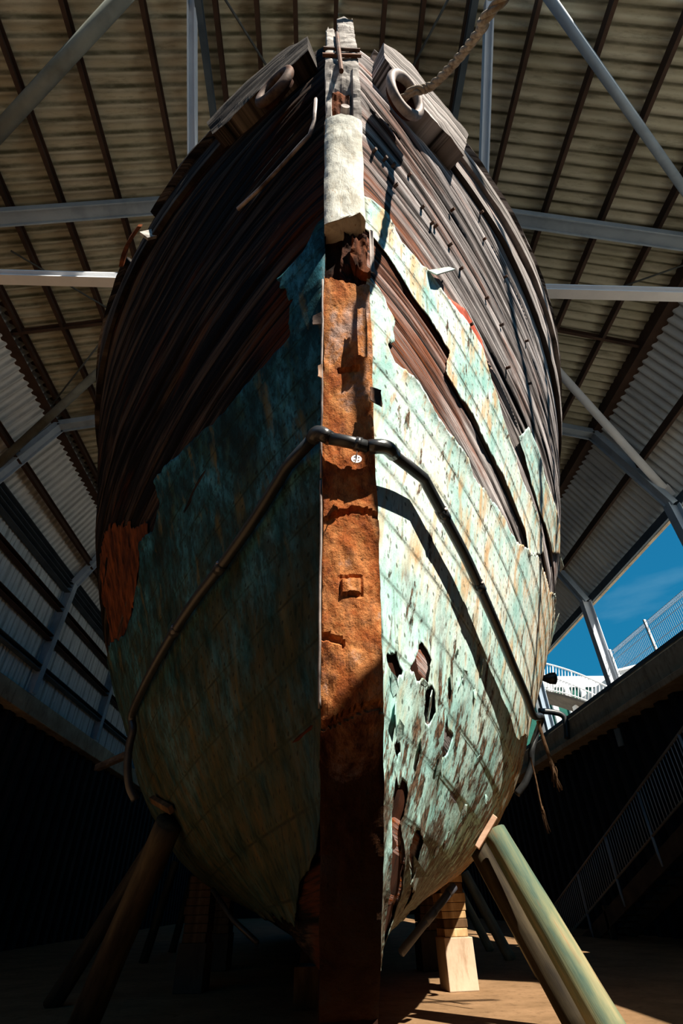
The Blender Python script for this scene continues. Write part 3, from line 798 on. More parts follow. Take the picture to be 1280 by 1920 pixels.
# ---- the stem
def yF(z): return float(ip(z, HP['stz'], HP['sty'])) - .10
_zz = np.linspace(.2, 11.8, 600)
_ppy = proj(np.stack([X0 + 0 * _zz, ip(_zz, HP['stz'], HP['sty']) - .10, _zz], -1))[1]
def stz(py): return float(np.interp(-py, -_ppy, _zz))
def stem_piece(name, mat, ztop, zbot, x0, x1, front, depth, amp=.008, rnd=.0, seed=1, nx=16, dz=.03, parent=SHIP, dent=None):
    """upright slab on the stem; ztop / zbot are functions of t across the width"""
    ts = np.linspace(0, 1, nx); H = ztop(.5) - zbot(.5); nz_ = max(4, int(abs(H) / dz))
    vs_ = []; uvs = []
    for k in range(nz_ + 1):
        for t in ts:
            z = zbot(t) + (ztop(t) - zbot(t)) * k / nz_
            x = X0 + x0 + (x1 - x0) * t
            q = abs(2 * t - 1)
            y = yF(z) - front + rnd * q ** 4 + amp * float(fbm(x * 5 + seed, z * 3.5, seed, 4)) + amp * .7 * float(fbm(x * 18, z * 11, seed + 5, 2))
            if dent is not None: y += dent(x - X0, z)
            if q > .99: x += amp * .8 * float(fbm(z * 4, seed, seed + 9, 3))
            vs_.append((x, y, z)); uvs.append((x, z))
    F = []
    for k in range(nz_):
        for i in range(nx - 1):
            a = k * nx + i; F.append((a, a + 1, a + nx + 1, a + nx))
    nb = len(vs_)
    for k in range(nz_ + 1):                       # back edge
        for i in (0, nx - 1):
            x, y, z = vs_[k * nx + i]; vs_.append((x, yF(z) - front + depth, z)); uvs.append((x + depth, z))
    for k in range(nz_):
        F.append((k * nx, (k + 1) * nx, nb + 2 * (k + 1), nb + 2 * k))
        F.append((k * nx + nx - 1, nb + 2 * k + 1, nb + 2 * (k + 1) + 1, (k + 1) * nx + nx - 1))
    F.append(tuple(range(nx - 1, -1, -1)) + (nb, nb + 1)); kt = nz_ * nx
    F.append(tuple(kt + i for i in range(nx)) + (nb + 2 * nz_ + 1, nb + 2 * nz_))
    F.append(tuple(x for k in range(nz_ + 1) for x in (nb + 2 * k,)) + tuple(nb + 2 * k + 1 for k in range(nz_, -1, -1)))
    m = MB(); m.v = vs_; m.f = F; m.uv = np.array(uvs)
    return m.build(name, mat, parent, smooth=False)
def rg(base, amp, seed, fr=9):
    return lambda t: base + amp * float(fbm(t * fr + seed, seed * 1.3, seed, 3))
HWI = .185
core = stem_piece('stem_post', M_ROT, rg(stz(150), .02, 2), lambda t: .12, -HWI + .02, HWI - .02, -.17, .40, .03, seed=4)
def dent_rust(x, z):
    d = 0.0
    zc = stz(1103); 
    if abs(x) < .07 and abs(z - zc) < .065: d += -.02 if max(abs(x) / .07, abs(z - zc) / .065) < .8 else .012
    for py in (690, 975, 1345, 1210):              # lateral cracks across the scale
        zz = stz(py) + .05 * math.sin(x * 9 + py)
        if abs(z - zz) < .02 and vnoise(x * 7 + py, 1.0, 5) > .4: d += .03
    return d
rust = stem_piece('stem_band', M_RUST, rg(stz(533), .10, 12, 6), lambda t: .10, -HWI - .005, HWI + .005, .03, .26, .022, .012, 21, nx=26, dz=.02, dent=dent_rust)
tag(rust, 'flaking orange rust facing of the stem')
wp = stem_piece('stem_sleeve', M_WHITEP, rg(stz(226), .04, 31, 7), rg(stz(406), .26, 37, 4), -HWI, HWI, .045, .28, .012, .05, 31, nx=22)
tag(wp, 'flaking white-painted sleeve round the stem')
# ragged hanging scale under the sleeve
hs = stem_piece('torn_scale', M_ROT, rg(stz(420), .05, 41), rg(stz(520), .25, 43, 5), -.02, HWI, -.07, .2, .06, 0, 41, nx=16)
# rotted clump in the hollow
hc = stem_piece('rotted_core', M_REDWOOD, rg(stz(452), .1, 51), rg(stz(500), .1, 53), .07, HWI + .01, .0, .2, .07, 0, 51, nx=12)
# timber head
def jag(base, a, seed): 
    return lambda t: base + a * (vnoise(t * 7 + seed, .5, seed) - .3) + .5 * a * (vnoise(t * 19, 2.5, seed) - .5)
zb = stz(108)
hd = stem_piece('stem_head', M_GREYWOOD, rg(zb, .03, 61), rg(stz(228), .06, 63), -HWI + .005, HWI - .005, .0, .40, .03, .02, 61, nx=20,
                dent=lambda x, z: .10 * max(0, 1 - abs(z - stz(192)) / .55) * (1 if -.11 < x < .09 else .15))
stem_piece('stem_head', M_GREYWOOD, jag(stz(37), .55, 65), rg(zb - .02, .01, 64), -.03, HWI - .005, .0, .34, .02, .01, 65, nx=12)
stem_piece('stem_head', M_GREYWOOD, jag(stz(58), .35, 67), rg(zb - .02, .01, 66), -HWI + .005, -.075, .02, .34, .02, .01, 67, nx=8)
stem_piece('rotted_core', M_REDWOOD, rg(stz(152), .1, 71), rg(stz(215), .1, 73), -.11, .08, -.06, .2, .05, 0, 71, nx=14)
m = MB(); z = zb - .02
m.bar((X0 - HWI - .03, yF(z) - .02, z), (X0 + HWI + .02, yF(z) - .02, z + .03), .03, .05)
m.bar((X0 - HWI - .02, yF(z) - .02, z + .3), (X0 + HWI + .02, yF(z) - .02, z + .28), .03, .04); m.build('iron_strap', M_IRON, SHIP)
m = MB(); m.tube([(X0 - .045, yF(stz(70)) - .03, stz(70)), (X0 - .04, yF(9) - .06, stz(110)), (X0 - .02, yF(8) - .03, stz(150))], .025, 8); m.build('iron_bolt', M_IRON, SHIP)
m = MB(); zc = stz(207); m.tube([(X0 + .01, yF(zc) + .06, zc), (X0 + .02, yF(zc) - .04, zc - .01)], .045, 12); m.build('iron_bolt', M_IRON_PALE, SHIP)
# small copper tabs left on the stem edges
def tab(px, py, w, h, mat, label, dx=0.0, rot=0.0, back=.02):
    z = stz(py); q = at_y(px, py, yF(z) - .085)
    m = MB(); nxx = 6
    V = []; F = []
    for j in range(nxx):
        for i in range(nxx):
            a, b = i / (nxx - 1) - .5, j / (nxx - 1) - .5
            x_ = a * w * (1 + .25 * fbm(b * 4, px, 3, 2)); z_ = b * h * (1 + .15 * fbm(a * 5, py, 5, 2))
            V.append((q[0] + x_ * math.cos(rot), q[1] + x_ * math.sin(rot) - .03 * a * b + b * h * -.34, q[2] + z_))
    F = [(j*nxx+i, j*nxx+i+1, (j+1)*nxx+i+1, (j+1)*nxx+i) for j in range(nxx - 1) for i in range(nxx - 1)]
    m.add(V, F); o = m.build('copper_tab', mat, SHIP)
    s_ = o.modifiers.new('thickness', 'SOLIDIFY'); s_.thickness = .008
    tag(o, label)
tab(679, 622, .075, .42, M_RUST, 'rusty strip of plate on the right edge of the stem', rot=.1)
tab(705, 742, .10, .12, M_IRON, 'black torn tab on the right edge of the stem', rot=.5)
tab(594, 598, .07, .09, M_IRON, 'black torn tab on the left edge of the stem', rot=-.3)
tab(600, 695, .03, .10, M_PLANKEND, 'pale splinter on the left edge of the stem')
tab(697, 470, .035, .42, M_IRON_PALE, 'thin bent strip beside the hollow of the stem', rot=.3)
# edge strips folded round the stem on the lit left corner
for k, (za, zb2) in enumerate(((530, 900), (905, 1330))):
    m = MB(); P = []
    for py in np.linspace(za, zb2, 30):
        z = stz(py); P.append((X0 - HWI - .012 + .006 * float(fbm(z * 5, k, 3, 2)), yF(z) - .02, z))
    m.tube(P, .010, 6); m.build('edge_strip', M_IRON_PALE, SHIP, smooth=True)

# ---- things fixed round the top of the bow
def slab(side, upts, lpts, o0, o1, name, mat, nu=40, nv=8, amp=.02, seed=1, sw_in=False, smooth=False, taper=0.0):
    U = np.array([sw(side, *p) for p in upts] if not sw_in else upts); Lo = np.array([sw(side, *p) for p in lpts] if not sw_in else lpts)
    def rs(A):
        d = np.r_[0, np.cumsum(np.hypot(np.diff(A[:, 0]), np.diff(A[:, 1]) * 8))]; t = np.linspace(0, d[-1], nu)
        return np.stack([np.interp(t, d, A[:, 0]), np.interp(t, d, A[:, 1])], -1)
    U, Lo = rs(U), rs(Lo)
    t = np.linspace(0, 1, nv)[None, :, None]
    G = Lo[:, None] * (1 - t) + U[:, None] * t
    S, W = G[..., 0], G[..., 1]
    n_ = fbm(S * 1.6 + seed * 3, W * 60, seed, 4) * amp + fbm(S * 6, W * 90, seed + 4, 3) * amp * .5
    tt = np.linspace(0, 1, nu)[:, None]
    ext = o1 * (1 - taper * np.clip((tt - .8) / .2, 0, 1) ** 2)
    A = surf(side, S, W, ext + n_); Bk = surf(side, S, W, o0 + 0 * S)
    vs_ = A.reshape(-1, 3).tolist() + Bk.reshape(-1, 3).tolist(); N = nu * nv
    F = []
    for i in range(nu - 1):
        for j in range(nv - 1):
            a = i * nv + j; q = (a, a + nv, a + nv + 1, a + 1); F.append(q); F.append(tuple(N + x for x in q[::-1]))
    for i in range(nu - 1):
        a = i * nv; F.append((a, N + a, N + a + nv, a + nv)); a += nv - 1; F.append((a, a + nv, N + a + nv, N + a))
    for j in range(nv - 1):
        F.append((j, j + 1, N + j + 1, N + j)); a = (nu - 1) * nv + j; F.append((a, N + a, N + a + 1, a + 1))
    if side < 0: F = [f[::-1] for f in F]
    m = MB(); m.v = vs_; m.f = F; m.uv = np.concatenate([np.stack([S, W * 8], -1).reshape(-1, 2)] * 2)
    return m.build(name, mat, SHIP, smooth=smooth)
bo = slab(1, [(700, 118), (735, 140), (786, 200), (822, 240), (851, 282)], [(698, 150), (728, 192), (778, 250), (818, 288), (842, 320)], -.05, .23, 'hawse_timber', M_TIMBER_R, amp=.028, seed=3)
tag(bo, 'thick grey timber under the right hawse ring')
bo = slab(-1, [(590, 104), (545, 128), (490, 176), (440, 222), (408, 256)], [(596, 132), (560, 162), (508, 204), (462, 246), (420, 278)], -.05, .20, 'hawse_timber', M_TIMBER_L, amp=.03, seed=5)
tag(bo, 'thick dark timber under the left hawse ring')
# cap rails
def caprail(side, s0, s1, name, mat, lab, seed):
    ss = np.concatenate([np.arange(s0, min(s1, 8), .08), np.arange(8, max(s1, 8.01), .5)]); ss = ss[(ss >= s0) & (ss <= s1)]
    V = []
    nr = 8
    for s in ss:
        p = surf(side, s, 1.0); n2 = hnorm(side, s, .99); n2[2] = 0; n2 = _n(n2)
        r = fbm(s * 1.3, seed, seed, 3) * .03 + fbm(s * 6, seed, seed + 3, 3) * .025
        for k in range(nr):
            an = 2 * math.pi * (k + .5) / nr
            a = max(-1, min(1, 1.35 * math.cos(an))); b = max(-1, min(1, 1.35 * math.sin(an)))
            rr = float(fbm(s * 3 + k * 7, k, seed + k, 3)) * .02
            V.append(p + n2 * (a * (.14 + rr) - .05 + r * .4) + np.array([0, 0, b * (.06 + rr) + .03 + r * .5]))
    F = []
    for i in range(len(ss) - 1):
        for k in range(nr):
            k2 = (k + 1) % nr; F.append((i*nr+k, i*nr+k2, (i+1)*nr+k2, (i+1)*nr+k))
    F.append(tuple(range(nr))); F.append(tuple((len(ss)-1)*nr + k for k in range(nr - 1, -1, -1)))
    m = MB().add(V, F); m.uv = np.array([(v[1], v[2]) for v in m.v])
    o = m.build(name, mat, SHIP); tag(o, lab); return o
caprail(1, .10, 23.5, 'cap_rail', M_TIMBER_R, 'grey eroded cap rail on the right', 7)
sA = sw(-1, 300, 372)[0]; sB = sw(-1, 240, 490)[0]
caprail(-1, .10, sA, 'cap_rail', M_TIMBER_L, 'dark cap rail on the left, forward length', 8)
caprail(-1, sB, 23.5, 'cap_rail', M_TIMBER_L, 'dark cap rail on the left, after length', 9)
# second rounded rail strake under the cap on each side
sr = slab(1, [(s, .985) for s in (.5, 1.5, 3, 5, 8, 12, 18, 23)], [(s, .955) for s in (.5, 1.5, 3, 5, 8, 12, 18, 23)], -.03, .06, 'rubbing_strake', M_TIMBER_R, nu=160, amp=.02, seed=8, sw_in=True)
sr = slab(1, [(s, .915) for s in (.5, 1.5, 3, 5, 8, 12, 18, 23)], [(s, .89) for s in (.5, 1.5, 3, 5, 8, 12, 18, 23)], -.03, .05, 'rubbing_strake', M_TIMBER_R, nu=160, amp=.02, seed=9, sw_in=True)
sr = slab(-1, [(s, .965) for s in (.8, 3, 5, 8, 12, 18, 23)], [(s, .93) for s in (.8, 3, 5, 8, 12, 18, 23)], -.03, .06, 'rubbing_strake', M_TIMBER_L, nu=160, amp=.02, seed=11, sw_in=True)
# splintered plank standing away from the broken left rail
a = hp_(-1, 283, 400, .10) + np.array([0, 0, .10]); b = hp_(-1, 243, 500, .10)
m = MB()
N = 14; V = []
for i in range(N + 1):
    t = i / N; c = a + (b - a) * t + np.array([-.05 * math.sin(t * 3.1), 0, 0]); h = .10 * (.35 + .65 * min(1, t * 2.2)) ; w = .03
    j = .02 * float(fbm(t * 9, 1, 3, 3))
    for dx, dz in ((-w, -h + j), (w, -h), (w, h + j), (-w, h)): V.append(c + np.array([dx, 0, dz]))
F = [(i*4+k, i*4+(k+1)%4, (i+1)*4+(k+1)%4, (i+1)*4+k) for i in range(N) for k in range(4)] + [(3, 2, 1, 0), (N*4, N*4+1, N*4+2, N*4+3)]
m.add(V, F); tag(m.build('broken_plank', M_REDWOOD, SHIP), 'splintered plank at the broken left rail')
m = MB(); c = hp_(-1, 293, 440, .05); m.bar(c + (-.1, 0, -.12), c + (.12, .05, .16), .04, .16); m.build('broken_plank', M_GREYWOOD, SHIP)
# hawse rings
def torus(c, nrm, R, r, n=28, k=10, asp=1.0, upv=(0, 0, 1)):
    nrm = _n(nrm); u = _n(np.cross(np.array(upv, float), nrm)); v = np.cross(nrm, u); m = MB()
    V = []
    for i in range(n):
        a = 2 * math.pi * i / n; d = u * math.cos(a) + v * math.sin(a); ce = np.array(c) + u * math.cos(a) * R + v * math.sin(a) * R * asp
        for j in range(k):
            b = 2 * math.pi * j / k; V.append(ce + d * r * math.cos(b) + nrm * r * math.sin(b))
    F = [(i*k+j, ((i+1)%n)*k+j, ((i+1)%n)*k+(j+1)%k, i*k+(j+1)%k) for i in range(n) for j in range(k)]
    return m.add(V, F)
HAW = {}
def off_hull(side, px, py, off):
    qx, qy = px, py
    for _ in range(12):
        s, w = sw(side, qx, qy); c = surf(side, s, w, off); a = proj(c); qx += .7 * (px - float(a[0])); qy += .7 * (py - float(a[1]))
    return c, s, w
for side, px, py, lab in ((1, 760, 178, 'rusty oval hawse ring on the right, rope passing through'), (-1, 514, 163, 'rusty oval hawse ring on the left, empty')):
    s, w = sw(side, px, py); nn = hnorm(side, s, w)
    c, s, w = off_hull(side, px, py, .26 if side > 0 else .23); nn = hnorm(side, s, w); HAW[side] = (c, nn, s, w)
    t = _n(surf(side, s + .2, w) - surf(side, s - .1, w))
    o = torus(c, nn, .215, .05, 36, 12, 1.25).build('hawse_ring', M_IRON_PALE if side > 0 else M_IRON, SHIP, smooth=True); tag(o, lab)
    m = MB(); u = _n(np.cross(np.array([0, 0, 1.]), nn)); v = np.cross(nn, u); V = []
    n_ = 28
    for d in (.01, -.09):
        for i in range(n_):
            an = 2 * math.pi * i / n_; V.append(c + nn * d + u * math.cos(an) * .20 + v * math.sin(an) * .25)
    V.append(c - nn * .09)
    m.add(V, [(i, (i+1)%n_, n_+(i+1)%n_, n_+i) for i in range(n_)] + [(n_+i, n_+(i+1)%n_, 2*n_) for i in range(n_)])
    m.build('hawse_pipe', M_ROT, o, smooth=True)
# iron rod stapled along the left bow
P = [hp_(-1, x, y, .05) for x, y in ((597, 195), (594, 235), (585, 262), (568, 280), (530, 322), (492, 362), (452, 398))]
m = MB().tube(P, .022, 8); m.build('iron_rod', M_IRON_PALE, SHIP, smooth=True)
# bolt heads along the planks of the right bow: the larger ones
bp = [(720, 300), (790, 390), (846, 395), (815, 425), (700, 285), (740, 350), (842, 460), (862, 505), (905, 450), (900, 400), (880, 610), (910, 560), (938, 610), (950, 690), (990, 720), (985, 640), (808, 420), (765, 330), (735, 312), (945, 520)]
for px, py in bp:
    s, w = sw(1, px, py); m = MB(); p0 = surf(1, s, w, -.01); p1 = surf(1, s, w, .045); m.tube([p0, p1], .018, 8); m.build('bolt_head', M_IRON, SHIP)
# peeled copper flap standing off the strip
fl = [hp_(1, 797, 512, .03), hp_(1, 832, 508, .06), hp_(1, 832, 520, .14), hp_(1, 803, 527, .10)]
m = MB().add(fl, [(0, 1, 2, 3)]); o = m.build('copper_flap', M_COP_R, c1); o.modifiers.new('thickness', 'SOLIDIFY').thickness = .012
for a_, (p, q, r_) in enumerate((((1034, 1180), (1046, 1150), (1040, 1215)), ((1052, 1040), (1058, 1062), (1050, 1075)), ((770, 1600), (782, 1628), (766, 1640)))):
    s1, s2, s3 = (sw(1, *k) for k in (p, q, r_))
    m = MB().add([surf(1, *s1, .02), surf(1, *s2, .09), surf(1, *s3, .03)], [(0, 1, 2)]); o = m.build('copper_flap', M_COP_R, c1)
    o.modifiers.new('thickness', 'SOLIDIFY').thickness = .01
# keel and deck
m = MB(); m.box((X0 - .19, float(yF(.6)) + .1, .42), (X0 + .19, 27, .78)); m.build('keel', M_ROT, SHIP)
ss = np.array([.2, .5, 1, 1.5, 2, 3, 4, 6, 8, 10, 14, 20, 24]); V = []
for s in ss:
    for sd in (-1, 1):
        p = surf(sd, s, .985); V.append((p[0] - sd * .1, p[1], p[2] - .35))
F = [(2*i, 2*i+1, 2*i+3, 2*i+2) for i in range(len(ss) - 1)]
MB().add(V, F).build('deck', M_GREYWOOD_L, SHIP)

# ------------------------------------------------------------------ things on and around the ship
def bez(P, n=40):
    P = [np.array(p, float) for p in P]; out = []
    Q = [2 * P[0] - P[1]] + P + [2 * P[-1] - P[-2]]
    for i in range(1, len(Q) - 2):
        for k in range(n):
            t = k / n
            out.append(.5 * ((2*Q[i]) + (-Q[i-1]+Q[i+1])*t + (2*Q[i-1]-5*Q[i]+4*Q[i+1]-Q[i+2])*t*t + (-Q[i-1]+3*Q[i]-3*Q[i+1]+Q[i+2])*t**3))
    out.append(P[-1]); return out
# mooring rope from the right hawse ring to the added shade slab
c, nn, s_, w_ = HAW[1]
def at_d(px, py, d): return CAM + ray(px, py) * d
hq = c - nn * .02
zc_ = float(proj(hq)[2])
P = [c - nn * .08, c + nn * .05 + np.array([.02, 0, -.05]), at_d(810, 160, zc_ - .12), at_d(862, 106, zc_ - .55), at_d(905, 50, zc_ - .95), at_d(945, -4, zc_ - 1.35), (c1_[0] - .1, c1_[1] - .05, 7.2), (c1_[0] - .02, c1_[1] - .2, 7.03)]
cur = bez(P, 26)
m = MB(); L = 0
R_ = .040
for k in range(3):
    pts = []; L = 0; prev = None
    for i, q in enumerate(cur):
        if i: L += np.linalg.norm(q - cur[i - 1])
        t = _n(cur[min(i + 1, len(cur) - 1)] - cur[max(i - 1, 0)])
        u = np.cross(t, [1., 0, 0]); u = _n(u); v = np.cross(t, u)
        a = L / .30 * 2 * math.pi + k * 2 * math.pi / 3
        pts.append(q + (u * math.cos(a) + v * math.sin(a)) * R_ * .55)
    m.tube(pts, R_ * .62, 8)
rp_ = m.build('mooring_rope', M_ROPE, smooth=True); tag(rp_, 'thick twisted mooring rope leading out of the right hawse ring', 'rope')

# black pipe hoop round the stem
g = thing('water_pipe', (X0, yF(3.9) - .15, 3.9), 'long black pipe bent around the stem and running down both bows', 'pipe')
def on_front(px, py, off):
    z = 4.0
    for _ in range(12):
        q = at_y(px, py, yF(z) - off); z = q[2]
    return q
eL = on_front(598, 806, .11); eR = on_front(721, 838, .11); mL = on_front(618, 822, .13); mM = on_front(655, 829, .13); mR = on_front(690, 838, .13)
eL = eL + np.array([0, .02, 0])
MB().tube([mL, mM, mR], .046, 14).build('crossbar', M_BLACKPIPE, g, smooth=True)
MB().tube([mM + (mR - mM) * .30, mM + (mR - mM) * .62], .053, 14).build('coupling', M_TAPE, g, smooth=True)
def elbow(a, b, c, r):
    pts = [a + (b - a) * t for t in (0, .5)] + [((1-t)**2) * (a + (b - a) * .5) + 2*t*(1-t) * b + t*t * (b + (c - b) * .5) for t in np.linspace(.15, 1, 8)] + [c]
    m = MB().tube(pts, r, 14); return m
aR = [hp_(1, x, y, .15) for x, y in ((764, 905), (800, 970), (840, 1042), (868, 1100), (905, 1180), (934, 1245), (958, 1295), (976, 1335), (990, 1375))] + [hp_(1, x, y, .05) for x, y in ((995, 1405), (993, 1440))]
aR = aR[:9]; yq = aR[-1][1]; aR += [at_y(997, 1402, yq + .06), at_y(995, 1435, yq + .12), at_y(985, 1466, yq + .16), at_y(968, 1490, yq + .22)]
aL = [hp_(-1, x, y, .09) for x, y in ((555, 880), (515, 945), (478, 1000), (430, 1065), (385, 1122), (345, 1180), (310, 1238), (282, 1290), (262, 1335))] + [hp_(-1, x, y, .06) for x, y in ((250, 1370), (243, 1400))]
aL = aL[:9]; yq = aL[-1][1]; aL += [at_y(249, 1368, yq + .05), at_y(242, 1400, yq + .10), at_y(239, 1440, yq + .14), at_y(243, 1475, yq + .18), at_y(254, 1500, yq + .22)]
eR0 = on_front(735, 862, .0); eL0 = on_front(584, 826, .0)
sR = eR + (aR[0] - eR) * .22; sL = eL + (aL[0] - eL) * .20
elbow(mR, eR + np.array([.01, -.01, 0]), sR, .054).build('elbow', M_TAPE, g, smooth=True)
elbow(mL, eL + np.array([-.01, -.01, 0]), sL, .054).build('elbow', M_TAPE, g, smooth=True)
armR = MB().tube([sR] + bez(aR, 5), .046, 14).build('arm', M_BLACKPIPE, g, smooth=True)
armL = tag(MB().tube([sL] + bez(aL, 5), .046, 14).build('arm', M_BLACKPIPE, g, smooth=True), 'left arm of the pipe in shade')
for A, ks, arm in ((aR, (1, 3), armR), (aL, (3, 5), armL)):
    for k in ks:
        d = _n(A[k + 1] - A[k]); MB().tube([A[k] - d * .05, A[k] + d * .05], .053, 14).build('coupling', M_TAPE, arm, smooth=True)
        MB().tube([A[k] + d * .02 + (0, -.05, 0), A[k] + d * .02 + (0.0, -.09, .01)], .015, 8).build('clip', M_IRON_PALE, arm)
# disc hanging from the crossbar
q0 = on_front(669, 846, .175); q1 = on_front(668, 861, .18)
g = thing('hanging_disc', tuple(q1), 'small white drilled disc hanging under the black pipe', 'disc')
m = MB(); V = []; n_ = 24
for d in (-.004, .004):
    for i in range(n_): V.append(q1 + np.array([math.cos(2*math.pi*i/n_) * .036, d, math.sin(2*math.pi*i/n_) * .036]))
m.add(V, [tuple(range(n_)), tuple(range(2*n_-1, n_-1, -1))] + [(i, n_+i, n_+(i+1)%n_, (i+1)%n_) for i in range(n_)])
dsc = m.build('disc', M_WHITE, g)
for a in (.6, 2.2, 3.8, 5.4):
    c = q1 + np.array([math.cos(a) * .02, -.006, math.sin(a) * .02]); MB().tube([c, c + (0, .003, 0)], .006, 8).build('hole', M_IRON, dsc)
MB().tube([q0, q1 + (0, -.008, .0), q1 + (-.015, -.012, -.05)], .004, 6).build('cord', M_IRON, g)

# grey pipe under the right bow and a thin one under the left
a = at_y(849, 1664, 7.0); b = at_y(752, 1786, 6.6)
g = thing('grey_pipe', tuple((a + b) / 2), 'short grey plastic pipe slung under the right bow beside the stem foot', 'pipe')
MB().tube([a, b], .040, 14).build('tube', M_GREYPIPE, g, smooth=True)
m_ = a + (b - a) * .48; d = _n(b - a)
MB().tube([m_ - d * .08, m_ + d * .08], .046, 14).build('coupling', M_GREYPIPE, g, smooth=True)
MB().tube([a - d * .02, a + d * .10], .045, 14).build('end_cap', M_GREYPIPE, g, smooth=True)
a = at_y(399, 1668, 8.0); b = at_y(482, 1768, 7.4)
tag(MB().tube([a, a + (b - a) * .5 + (0, 0, -.05), b], .03, 10).build('thin_pipe', M_BLACKPIPE, smooth=True, origin=a), 'thin dark pipe sagging below the left bow', 'pipe')

# ---- timber shores
def shore(top, foot, r0, r1, mat, label, pad=None, group=None):
    top = np.array(top, float); foot = np.array(foot, float)
    d = top - foot; Lg = np.linalg.norm(d); N = 14; n_ = 14; V = []
    for i in range(N + 1):
        t = i / N; r = r1 + (r0 - r1) * t
        for k in range(n_):
            an = 2 * math.pi * k / n_; rr = r * (1 + .05 * float(fbm(math.cos(an) * 1.5 + 5, t * 5 + label.__len__(), 3, 3)))
            V.append((rr * math.cos(an), rr * math.sin(an), t * Lg))
    F = [(i*n_+k, i*n_+(k+1)%n_, (i+1)*n_+(k+1)%n_, (i+1)*n_+k) for i in range(N) for k in range(n_)] + [tuple(range(n_ - 1, -1, -1)), tuple(N*n_ + k for k in range(n_))]
    m = MB().add(V, F); o = m.build('timber_shore', mat, smooth=True)
    o.rotation_mode = 'QUATERNION'; o.rotation_quaternion = Vector(d).to_track_quat('Z', 'Y'); o.location = foot
    tag(o, label, 'shore', group or 'round timber shores')
    return o
def pad(p1, p2, side, off, wd, mat, label):
    a, b = hp_(side, *p1, off), hp_(side, *p2, off); s, w = sw(side, *p1); nn = hnorm(side, s, w)
    o = MB().bar(a, b, wd, .06, nn).build('packing_plank', mat, origin=(a + b) / 2, bevel=.008)
    return tag(o, label, 'plank')
s, w = sw(1, 912, 1548); nn = hnorm(1, s, w); top = surf(1, s, w, .10)
ft = at_z(1160, 1962, 0.0)
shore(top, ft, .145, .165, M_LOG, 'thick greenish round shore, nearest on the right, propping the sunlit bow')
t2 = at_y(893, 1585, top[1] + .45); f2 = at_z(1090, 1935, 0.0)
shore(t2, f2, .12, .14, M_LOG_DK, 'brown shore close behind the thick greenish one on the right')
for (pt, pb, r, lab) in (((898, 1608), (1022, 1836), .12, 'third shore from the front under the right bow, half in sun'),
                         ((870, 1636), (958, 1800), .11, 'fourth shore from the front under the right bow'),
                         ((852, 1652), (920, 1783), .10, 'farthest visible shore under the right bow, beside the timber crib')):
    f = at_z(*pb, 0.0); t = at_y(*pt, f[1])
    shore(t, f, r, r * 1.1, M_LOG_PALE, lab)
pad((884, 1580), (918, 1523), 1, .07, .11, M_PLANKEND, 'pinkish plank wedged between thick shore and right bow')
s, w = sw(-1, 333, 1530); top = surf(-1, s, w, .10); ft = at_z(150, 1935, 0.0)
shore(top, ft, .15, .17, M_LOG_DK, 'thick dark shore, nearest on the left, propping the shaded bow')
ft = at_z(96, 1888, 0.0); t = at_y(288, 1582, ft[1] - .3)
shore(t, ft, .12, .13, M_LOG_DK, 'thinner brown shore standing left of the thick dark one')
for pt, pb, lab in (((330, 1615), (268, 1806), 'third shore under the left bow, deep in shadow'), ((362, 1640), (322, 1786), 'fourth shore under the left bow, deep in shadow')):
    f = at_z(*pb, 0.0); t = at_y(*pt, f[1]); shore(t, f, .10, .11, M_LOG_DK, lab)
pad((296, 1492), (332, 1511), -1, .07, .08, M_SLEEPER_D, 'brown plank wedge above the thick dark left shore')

# ---- cribs: concrete foot and timber packing, each piece a thing
def crib(px, py, bw, bh, nt, th, tw, mats, where, rot=.12, bm=None):
    q = at_z(px, py, 0.0); x, y = q[0], q[1] + bw / 2
    cR, sR_ = math.cos(rot), math.sin(rot)
    def blk(w_, d_, z0, z1, name, mat, lab, cat, grp, jx=0):
        m = MB()
        vs_ = []
        for z in (z0, z1):
            for i, j in ((-1,-1),(1,-1),(1,1),(-1,1)):
                a, b = i * w_ / 2 + jx, j * d_ / 2; vs_.append((x + a * cR - b * sR_, y + a * sR_ + b * cR, z))
        m.add(vs_, [(3,2,1,0),(4,5,6,7),(0,1,5,4),(1,2,6,5),(2,3,7,6),(3,0,4,7)])
        o = m.build(name, mat, origin=(x, y, z0), bevel=.012); tag(o, lab, cat, grp); return o
    blk(bw, bw, 0, bh, 'concrete_block', bm or M_BLOCK, 'concrete block at the foot of the ' + where, 'block', 'concrete crib blocks')
    z = bh; n0 = 0
    while n0 < nt:
        h = th * (1 + .35 * (random.random() - .5))
        blk(tw * (1 + .14 * (random.random() - .5)), tw * (1 + .1 * (random.random() - .5)), z + .002, z + h - .002, 'timber_packing', mats[n0 % len(mats)],
            ords[n0] + ' timber up in the ' + where, 'timber', 'packing timbers in the ' + where, jx=.03 * (random.random() - .5))
        z += h; n0 += 1
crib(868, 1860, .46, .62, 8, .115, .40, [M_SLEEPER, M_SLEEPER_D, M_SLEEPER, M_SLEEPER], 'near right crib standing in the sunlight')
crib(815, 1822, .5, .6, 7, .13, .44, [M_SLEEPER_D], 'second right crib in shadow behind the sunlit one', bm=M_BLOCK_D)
crib(352, 1864, .46, .60, 8, .115, .40, [M_SLEEPER_D], 'near left crib in the dark', rot=-.1, bm=M_BLOCK_D)  # left cribs: shade put into darker block and packing colours
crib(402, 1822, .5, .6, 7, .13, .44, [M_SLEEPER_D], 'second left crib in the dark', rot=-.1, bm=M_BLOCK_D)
for k, y in enumerate((9.0, 12.0, 15.0, 18.0, 22.0)):
    tag(MB().box((X0 - .5, y, 0), (X0 + .5, y + .5, .42)).build('keel_block', M_SLEEPER_D, origin=(X0, y, 0)), ords[k] + ' timber block under the keel, counting from the stem', 'block', 'keel blocks')

